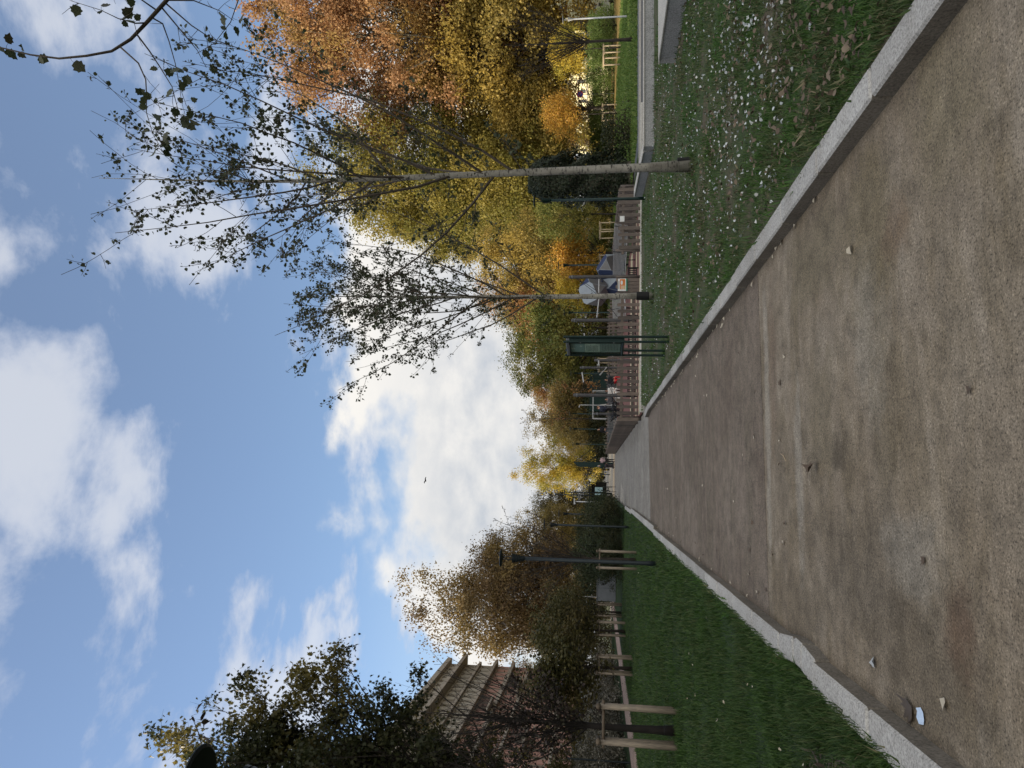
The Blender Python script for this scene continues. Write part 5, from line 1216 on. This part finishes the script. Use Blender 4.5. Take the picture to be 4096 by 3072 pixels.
# ------------------------------------------------------------------ things around
def odds():
    t = thing('utility_cabinet', 'flat grey utility cabinet with dark scribbles at the end of the left lawn', 'cabinet', (-8.05, 56.6, .1))
    m = MB(); m.box((0, 0, .72), (1.95, .7, 1.38), 0, 0, 0, .03); m.build('cabinet_body', simple('cabinet_grey', (.16, .175, .20), (.135, .15, .17), 3, .7), t)
    m = MB(); m.box((0, 0, 1.435), (2.03, .78, .05), 0, 0, 0, .015); m.build('lid', M['grey_metal'], t)
    m = MB(); r = random.Random(9)
    for k in range(3):
        m.tube([(.55-.12*k+.1*sin(i*1.3+k), -.356, .55+.22*k+.13*sin(i*2.1+k*2)) for i in range(14)], .012, 4)
    m.build('graffiti', M['black'], t)
    m = MB(); m.box((0, -.352, .72), (.012, .008, 1.25)); m.build('door_gap', M['black'], t)
    t = thing('marker_post', 'thin pale marker post behind the utility cabinet', 'post', (-9.2, 59, .05)); m = MB(); m.tube([(0, 0, 0), (.05, 0, 2.9)], .03, 6); m.build('post_shaft', M['pale_metal'], t); m = MB(); m.lathe((.05, 0, 2.9), [(.035, 0), (.03, .04), (.01, .05)], 8); m.build('post_top', M['pale_metal'], t)
    t = thing('lamp_post', 'slim dark post on the left footpath before the pale shrubs', 'post', (-12.3, 33.8, .05)); m = MB(); m.tube([(0, 0, 0), (0, 0, 2.7)], .045, 8); m.build('post_shaft', M['dark_metal'], t); m = MB(); m.lathe((0, 0, 2.7), [(.05, 0), (.05, .06), (.02, .09)], 8); m.build('post_top', M['dark_metal'], t)
    # tall green pylon behind the couple
    t = thing('pylon_sign', 'tall dark green slant topped pylon behind the walking couple', 'pylon', (1.62, 70, 0))
    m = MB(); m.add([(-.24, -.1, 0), (.24, -.1, 0), (.24, -.1, 3.95), (-.24, -.1, 3.45), (-.24, .1, 0), (.24, .1, 0), (.24, .1, 3.95), (-.24, .1, 3.45)], [(0, 1, 2, 3), (7, 6, 5, 4), (0, 4, 5, 1), (1, 5, 6, 2), (2, 6, 7, 3), (3, 7, 4, 0)]); m.build('pylon_body', M['green_metal'], t)
    m = MB(); m.tube([(.24, 0, 3.8), (1.2, 1, 2.6), (2.3, 2, .9)], .03, 5); m.build('stay', M['green_metal'], t); m = MB(); m.tube([(.24, 0, 2.4), (1.0, .8, 1.6)], .03, 5); m.build('stay', M['green_metal'], t)
    m = MB(); m.box((0, 0, .06), (.7, .4, .12)); m.build('base', M['dark_metal'], t)
    # shelter with a lit blue poster
    t = thing('bus_shelter', 'dark bus shelter with a pale blue poster beyond the path end', 'shelter', (-1.6, 96, 0))
    m = MB(); m.box((0, .7, 2.55), (3.2, 1.6, .12)); m.build('roof', M['dark_metal'], t)
    for x in (-1.5, -.5, .5, 1.5): m = MB(); m.box((x, 1.4, 1.25), (.08, .08, 2.5)); m.build('post', M['dark_metal'], t)
    m = MB(); m.box((0, 1.45, 1.3), (3.0, .03, 2.0)); m.build('back_panel', M['black'], t)
    p = simple('poster_blue', (.45, .66, .78), (.30, .52, .68), 3, .5)
    m = MB(); m.box((.55, .02, 1.35), (.62, .06, 1.0)); m.build('poster', p, t); m = MB(); m.box((-.02, .02, 1.35), (.28, .05, 1.0)); m.build('poster', p, t)
    # bollards at the crossing
    for i, (x, y) in enumerate(((.9, 90), (-.55, 78), (-1.1, 88), (-1.25, 73.5))):
        t = thing('bollard', 'dark bollard %s' % ['under the yellow tree', 'nearest on the crossing', 'far along the crossing', 'beside the dark scooter'][i], 'bollard', (x, y, 0), 0, 'bollards at the crossing')
        m = MB(); m.tube([(0, 0, 0), (0, 0, 1.0)], .05, 8); m.build('bollard_shaft', M['dark_metal'], t); m = MB(); m.lathe((0, 0, 1.0), [(.06, 0), (.06, .05), (.03, .09)], 10); m.build('bollard_cap', M['dark_metal'], t)
    # far bin and low planter at left of the crossing
    t = thing('litter_bin', 'dark litter bin by the lamp posts left of the crossing', 'bin', (-1.75, 71.6, 0)); m = MB(); m.lathe((0, 0, 0), [(.24, 0), (.27, .1), (.29, .85), (.25, .9)], 14); m.build('bin_body', M['dark_metal'], t); m = MB(); m.lathe((0, 0, .9), [(.31, 0), (.31, .04), (.1, .14)], 14); m.build('bin_lid', M['black'], t)
    # garden wall with gate beyond the hedge end
    t = thing('garden_wall', 'pale rendered garden wall between hedge and ivy', 'wall', (46, 97, 0)); m = MB(); m.box((0, 0, 1.3), (7, .3, 2.6)); m.build('wall_body', M['stucco_cream'], t); m = MB(); m.box((0, 0, 2.66), (7.2, .42, .12)); m.build('cap', M['stone_trim'], t)
    t = thing('garden_wall', 'light stone wall panel lit by the sun left of the hedge', 'wall', (45.5, 90.5, 0)); m = MB(); m.box((0, 0, .8), (3.0, .25, 1.6)); m.build('wall_body', M['white'], t); m = MB(); m.box((0, 0, 1.63), (3.1, .33, .07)); m.build('cap', M['stone_trim'], t)
    # no parking sign
    t = thing('road_sign', 'round blue and red no parking sign behind the hedge', 'sign', (43.6, 76, 0)); m = MB(); m.tube([(0, 0, 0), (0, 0, 4.3)], .03, 6); m.build('pole', M['grey_metal'], t)
    for r_, y_, mm, nm in ((.36, -.05, simple('sign_red', (.5, .03, .03)), 'sign_rim'), (.28, -.056, simple('sign_blue', (.03, .08, .36)), 'sign_face')):
        m = MB(); m.lathe((0, 0, 0), [(r_, -.004), (r_, .004)], 24); o = m.build(nm, mm, t); o.rotation_euler = (pi/2, 0, -.5); o.location = (0, y_, 3.9)
    m = MB(); m.box((0, 0, 0), (.62, .01, .06), 0, 0, .785); o = m.build('sign_slash', simple('sign_red_bar', (.5, .03, .03)), t); o.rotation_euler = (0, 0, -.5); o.location = (0, -.07, 3.9)
    # parked van and stall truck behind the hedge
    van = thing('parked_van', 'white van parked behind the hedge at the far right', 'van', (60.4, 86, 0), .55)
    m = MB(); pr = [(-2.4, .45), (2.45, .45), (2.5, 1.0), (1.75, 1.25), (1.15, 2.25), (-2.35, 2.35), (-2.45, 1.2)]
    m.add([(x, -.95, z) for x, z in pr]+[(x, .95, z) for x, z in pr], [tuple(range(7)), tuple(range(13, 6, -1))]+[(i, 7+i, 7+(i+1) % 7, (i+1) % 7) for i in range(7)])
    m.build('body', M['white'], van)
    m = MB(); m.add([(1.76, -.85, 1.30), (1.76, .85, 1.30), (1.22, .8, 2.17), (1.22, -.8, 2.17)], [(0, 1, 2, 3)]); m.v = [(x+.02, y, z+.01) for x, y, z in m.v]; m.build('windscreen', M['glass'], van)
    for s in (-1, 1):
        m = MB(); m.box((.75, s*.955, 1.65), (.9, .01, .6)); m.build('side_window', M['glass'], van)
        for x in (-1.5, 1.55):
            m = MB(); m.lathe((0, 0, 0), [(.2, -.1), (.33, -.1), (.33, .1), (.2, .1)], 16); o = m.build('wheel', M['black'], van); o.rotation_euler = (pi/2, 0, 0); o.location = (x, s*.88, .33)
        m = MB(); m.box((2.47, s*.7, .9), (.05, .3, .18)); m.build('headlight', M['pale_metal'], van)
    tr = thing('parked_truck', 'dark poster covered stall truck with a green skirt behind the hedge', 'truck', (56.4, 86, 0), .2)
    m = MB(); m.box((0, 0, 2.35), (2.6, 2.0, 2.5), 0, 0, 0, .04); m.build('cargo_box', M['black'], tr)
    m = MB(); m.box((-.1, -1.012, 2.9), (2.3, .02, 1.0)); m.build('poster', M['frame_dark'], tr)
    m = MB(); m.box((.55, -1.03, 3.05), (.75, .012, .75)); m.box((.55, -1.038, 3.05), (.5, .012, .5)); m.build('poster_frame', M['white'], tr)
    for i, (x, z) in enumerate(((-.45, 3.1), (-.75, 2.8), (-.2, 2.7))): m = MB(); m.lathe((0, 0, 0), [(.12, -.004), (.12, .004)], 10); o = m.build('poster_spot', simple('poster_pink', (.55, .2, .25)), tr); o.rotation_euler = (pi/2, 0, 0); o.location = (x, -1.03, z)
    m = MB(); m.add([(-1.25, -1.02, 2.25), (1.2, -1.02, 2.25), (-1.25, -1.02, 1.0), (-1.25, -1.06, 2.25), (1.2, -1.06, 2.25), (-1.25, -1.06, 1.0)], [(0, 1, 2), (5, 4, 3), (0, 3, 4, 1), (1, 4, 5, 2), (2, 5, 3, 0)]); m.build('green_skirt', simple('skirt_green', (.02, .26, .17)), tr)
    for x in (-.8, .8):
        for s in (-.9, .9): m = MB(); m.lathe((0, 0, 0), [(.2, -.1), (.35, -.1), (.35, .1), (.2, .1)], 14); o = m.build('wheel', M['black'], tr); o.rotation_euler = (pi/2, 0, 0); o.location = (x, s, .35)
    m = MB(); m.box((0, 0, .9), (2.5, 1.9, .3)); m.build('chassis', M['dark_metal'], tr)
    # bird
    t = thing('bird', 'small dark bird high in front of the white cloud', 'bird', (-.28, 60, 16.15), .6)
    b = skin_obj('bird_body', [(0, -.16, 0), (0, 0, 0), (0, .12, .02), (0, .19, .03), (.16, -.02, .07), (.34, -.06, .02), (-.16, -.02, .09), (-.34, -.06, .05), (0, -.27, .0)], [(0, 1), (1, 2), (2, 3), (1, 4), (4, 5), (1, 6), (6, 7), (0, 8)], [.03, .055, .045, .028, (.02, .05), (.012, .03), (.02, .05), (.012, .03), .02], M['black'], t, root=1)
    # small scooter leaning at the pylon side, chair like folded frame
    t = thing('folding_sign', 'small dark folding frame on the pale slab by the path left edge', 'stand', (-.62, 61.5, 0)); m = MB()
    m.tube([(-.2, 0, 0), (-.2, .15, .6), (.2, .15, .6), (.2, 0, 0)], .02, 5); m.build('front_frame', M['black'], t); m = MB(); m.tube([(-.2, .3, 0), (-.2, .15, .58), (.2, .15, .58), (.2, .3, 0)], .02, 5); m.build('rear_frame', M['black'], t)

# ------------------------------------------------------------------ people
def skin_obj(name, vs, es, rad, m, parent, root=0, sub=1):
    me = bpy.data.meshes.new(name); me.from_pydata([tuple(v) for v in vs], es, []); me.materials.append(m)
    o = link(name, me, parent); md = o.modifiers.new('skin', 'SKIN'); md.use_smooth_shade = True
    if not me.skin_vertices: pass
    for i, sv in enumerate(me.skin_vertices[0].data):
        r = rad[i]; sv.radius = r if isinstance(r, tuple) else (r, r); sv.use_root = (i == root)
    if sub: o.modifiers.new('subdivision', 'SUBSURF').levels = sub; o.modifiers[-1].render_levels = sub
    return o
def person(label, loc, rz, cloth, h=1.68, pose=None, hair=(.03, .022, .018), coat=True, coat_len=.62, group=None, hat=None):
    """faces local +y; every joint can be overridden through pose"""
    J = dict(pel=(0, 0, .95), wai=(0, 0, 1.08), che=(0, 0, 1.28), nek=(0, .0, 1.44), nk2=(0, .015, 1.50), hea=(0, .03, 1.585), top=(0, .02, 1.66),
             hipL=(-.09, 0, .91), kneL=(-.095, .05, .50), ankL=(-.10, -.02, .09), toeL=(-.11, .13, .035), hipR=(.09, 0, .91), kneR=(.095, .03, .50), ankR=(.10, -.05, .09), toeR=(.11, .10, .035),
             shoL=(-.175, 0, 1.385), elbL=(-.235, -.03, 1.12), wriL=(-.235, .06, .88), hanL=(-.232, .085, .81), shoR=(.175, 0, 1.385), elbR=(.235, -.03, 1.12), wriR=(.235, .06, .88), hanR=(.232, .085, .81))
    J.update(pose or {})
    k = h/1.70; J = {n: Vector(v)*k for n, v in J.items()}
    t = thing('person', label, 'person', loc, rz, group)
    names = list(J); ix = {n: i for i, n in enumerate(names)}
    R = dict(pel=(.13, .10), wai=(.125, .095), che=(.145, .10), nek=.062, nk2=.052, hea=(.074, .088), top=(.05, .06), hip=.085, kne=.055, ank=.038, toe=.03, sho=.06, elb=.042, wri=.027, han=.034)
    vs = [J[n] for n in names]; rad = []
    for n in names:
        r = R.get(n, R.get(n[:3])); rad.append(tuple(q*k for q in r) if isinstance(r, tuple) else r*k)
    E = [('pel', 'wai'), ('wai', 'che'), ('che', 'nek'), ('nek', 'nk2'), ('nk2', 'hea'), ('hea', 'top')]
    for s in 'LR': E += [('pel', 'hip'+s), ('hip'+s, 'kne'+s), ('kne'+s, 'ank'+s), ('ank'+s, 'toe'+s), ('che', 'sho'+s), ('sho'+s, 'elb'+s), ('elb'+s, 'wri'+s), ('wri'+s, 'han'+s)]
    E = [(ix[a], ix[b]) for a, b in E]
    def addv(p, r, a): vs.append(p); rad.append(r); E.append((a, len(vs)-1)); return len(vs)-1
    f = (J['hea']-J['nk2']); fw = Vector((0, 1, 0))
    addv(J['hea']+fw*.088*k+Vector((0, 0, -.012*k)), .014*k, ix['hea'])                     # nose
    for s in 'LR':                                                                          # fingers and thumb
        d = (J['han'+s]-J['wri'+s]).normalized(); sd = 1 if s == 'L' else -1; side = d.cross(Vector((1, 0, 0))); side = side.normalized() if side.length > .1 else Vector((0, 1, 0))
        for q, ln in zip((-.027, -.009, .009, .027), (.062, .075, .072, .055)):
            a = addv(J['han'+s]+side*q*k+d*.03*k, .0095*k, ix['han'+s]); b = addv(J['han'+s]+side*q*1.1*k+d*(.03+ln*.55)*k+Vector((sd*.006*k, 0, 0)), .0085*k, a); addv(J['han'+s]+side*q*1.1*k+d*(.03+ln)*k+Vector((sd*.02*k, 0, 0)), .007*k, b)
        a = addv(J['wri'+s]+side*.036*k+d*.035*k, .011*k, ix['wri'+s]); addv(J['wri'+s]+side*.055*k+d*.075*k, .009*k, a)
    skin_obj('body', vs, E, rad, M['skin'], t)
    def sub(nm, chain, m, scale=1.0):
        """clothing grown over part of the same skeleton"""
        nn = []; ee = []
        for c in chain:
            for q in c:
                if q not in nn: nn.append(q)
            ee += [(nn.index(a), nn.index(b)) for a, b in zip(c[:-1], c[1:])]
        rr = []
        for q in nn:
            r = scale_r[nm].get(q, scale_r[nm].get(q[:3], .06)); rr.append(tuple(w*k for w in r) if isinstance(r, tuple) else r*k)
        skin_obj(nm, [EX.get(q, J.get(q)) for q in nn], ee, rr, m, t)
    hm = J['hipL'].lerp(J['hipR'], .5)
    kn = J['kneL'].lerp(J['kneR'], .5)
    EX = {'hem': hm.lerp(kn, coat_len*.55), 'hemu': hm.copy()}
    scale_r = {'coat': {'hem': (.20, .155), 'hemu': (.185, .145), 'wai': (.165, .13), 'che': (.18, .135), 'nek': (.085, .08), 'sho': .082, 'elb': .066, 'wri': .047},
               'trousers': {'pel': (.15, .12), 'hip': .10, 'kne': .07, 'ank': .055}, 'shoe': {'ank': .05, 'toe': (.042, .036)}, 'hair': {'hea': (.085, .096), 'top': (.072, .085), 'bak': .07}}
    if coat: sub('coat', [['hem', 'hemu', 'wai', 'che', 'nek'], ['che', 'shoL', 'elbL', 'wriL'], ['che', 'shoR', 'elbR', 'wriR']], cloth[0])
    sub('trousers', [['pel', 'hipL', 'kneL', 'ankL'], ['pel', 'hipR', 'kneR', 'ankR']], cloth[1])
    sub('shoe', [['ankL', 'toeL']], cloth[2]); sub('shoe', [['ankR', 'toeR']], cloth[2])
    up = (J['top']-J['hea']).normalized()
    EX['hea'] = J['hea']+up*.035*k-fw*.022*k; EX['top'] = J['top']+up*.012*k-fw*.018*k; EX['bak'] = J['hea']-fw*.05*k-up*.02*k
    sub('hair', [['top', 'hea', 'bak']], hat or simple('hair', hair, tuple(.7*c for c in hair), 40, .7))
    for s in (-1, 1):
        m = MB(); m.lathe((0, 0, 0), [(.004*k, -.008*k), (.011*k, 0), (.004*k, .008*k)], 8); o = m.build('eye', M['black'], t); o.location = J['hea']+Vector((s*.03*k, .080*k, .012*k))
    m = MB(); m.box((0, 0, 0), (.045*k, .008*k, .009*k)); o = m.build('mouth', simple('lips', (.35, .14, .12)), t); o.location = J['hea']+Vector((0, .079*k, -.045*k))
    return t
def cl(name, c): return simple(name, c, tuple(.75*v for v in c), 7, .85)
odds()
BLK = cl('cloth_black', (.014, .015, .018)); GRN = cl('cloth_dark_green', (.012, .028, .026)); PNK = cl('cloth_dusty_pink', (.36, .26, .28)); NVY = cl('cloth_navy', (.02, .025, .045)); RED = cl('cloth_red', (.55, .035, .04)); WHT = cl('cloth_white', (.62, .6, .58)); PLM = cl('cloth_plum', (.05, .035, .045)); GRY = cl('cloth_grey', (.09, .09, .1))
walk = dict(kneL=(-.085, .10, .51), ankL=(-.09, .10, .09), toeL=(-.095, .25, .035), kneR=(.09, .02, .50), ankR=(.095, -.16, .11), toeR=(.10, -.03, .035))
arm = dict(elbL=(-.25, .0, 1.13), wriL=(-.14, .12, 1.02), hanL=(-.08, .15, 1.02))
person('walker in a dark green coat and pale cap on the far path', (1.42, 65.2, 0), .05, (GRN, PLM, BLK), 1.60, {**walk, 'hea': (-.03, .05, 1.57), 'top': (-.035, .05, 1.645), 'elbL': (-.27, -.05, 1.14), 'wriL': (-.33, .05, .93), 'hanL': (-.345, .08, .86)}, coat_len=1.0, hat=WHT, group='couple walking on the path')
person('walker in a dusty pink jacket beside the dark green coat', (1.92, 65.6, 0), .0, (PNK, BLK, BLK), 1.56, {'che': (0, .05, 1.27), 'nek': (0, .11, 1.40), 'nk2': (0, .15, 1.45), 'hea': (-.02, .20, 1.50), 'top': (-.02, .21, 1.575), 'shoL': (-.175, .09, 1.36), 'shoR': (.175, .09, 1.36), 'elbR': (.26, .0, 1.12), 'wriR': (.12, .16, 1.02), 'hanR': (.05, .18, 1.03),
       'elbL': (-.25, .0, 1.12), 'wriL': (-.3, .12, .95), 'hanL': (-.32, .15, .89), 'kneL': (-.085, .02, .50), 'ankL': (-.09, -.14, .1), 'toeL': (-.095, 0, .035), 'kneR': (.09, .09, .51), 'ankR': (.095, .08, .09), 'toeR': (.10, .23, .035)}, coat_len=.35, group='couple walking on the path')
sit = dict(pel=(0, 0, .52), wai=(0, -.02, .65), che=(0, .02, .86), nek=(0, .05, 1.02), nk2=(0, .07, 1.07), hea=(0, .10, 1.155), top=(0, .10, 1.23), hipL=(-.10, .03, .50), kneL=(-.12, .44, .50), ankL=(-.12, .42, .09), toeL=(-.13, .57, .035), hipR=(.10, .03, .50), kneR=(.12, .44, .50), ankR=(.12, .40, .09), toeR=(.13, .55, .035),
           shoL=(-.175, .02, .965), elbL=(-.23, .08, .71), wriL=(-.13, .30, .60), hanL=(-.10, .37, .58), shoR=(.175, .02, .965), elbR=(.23, .08, .71), wriR=(.13, .30, .60), hanR=(.10, .37, .58))
person('seated person in black jacket and red trousers in the playground', (6.55, 46.35, 0), pi+.2, (BLK, RED, WHT), 1.66, sit, coat_len=.1, group='people in the playground')
person('seated person in pale clothes on the playground bench', (5.85, 46.35, 0), pi, (WHT, WHT, BLK), 1.60, sit, coat_len=.1, group='people in the playground')
person('seated person with white trousers at the bench end', (5.3, 46.35, 0), pi-.1, (GRY, WHT, BLK), 1.62, sit, coat_len=.1, group='people in the playground')
person('person in white shirt standing before the football goal', (5.8, 56, 0), pi+.5, (WHT, GRY, BLK), 1.70, walk, hair=(.22, .09, .03), coat_len=.1, group='people in the playground')
person('person in black jacket with a pale bundle by the far bench', (4.15, 57.5, 0), pi-.5, (BLK, GRY, WHT), 1.68, arm, coat_len=.3, group='people in the playground')
person('dark dressed person standing behind the ropes', (5.3, 52, 0), .4, (NVY, BLK, BLK), 1.74, {**walk, **arm}, coat_len=.5, group='people in the playground')
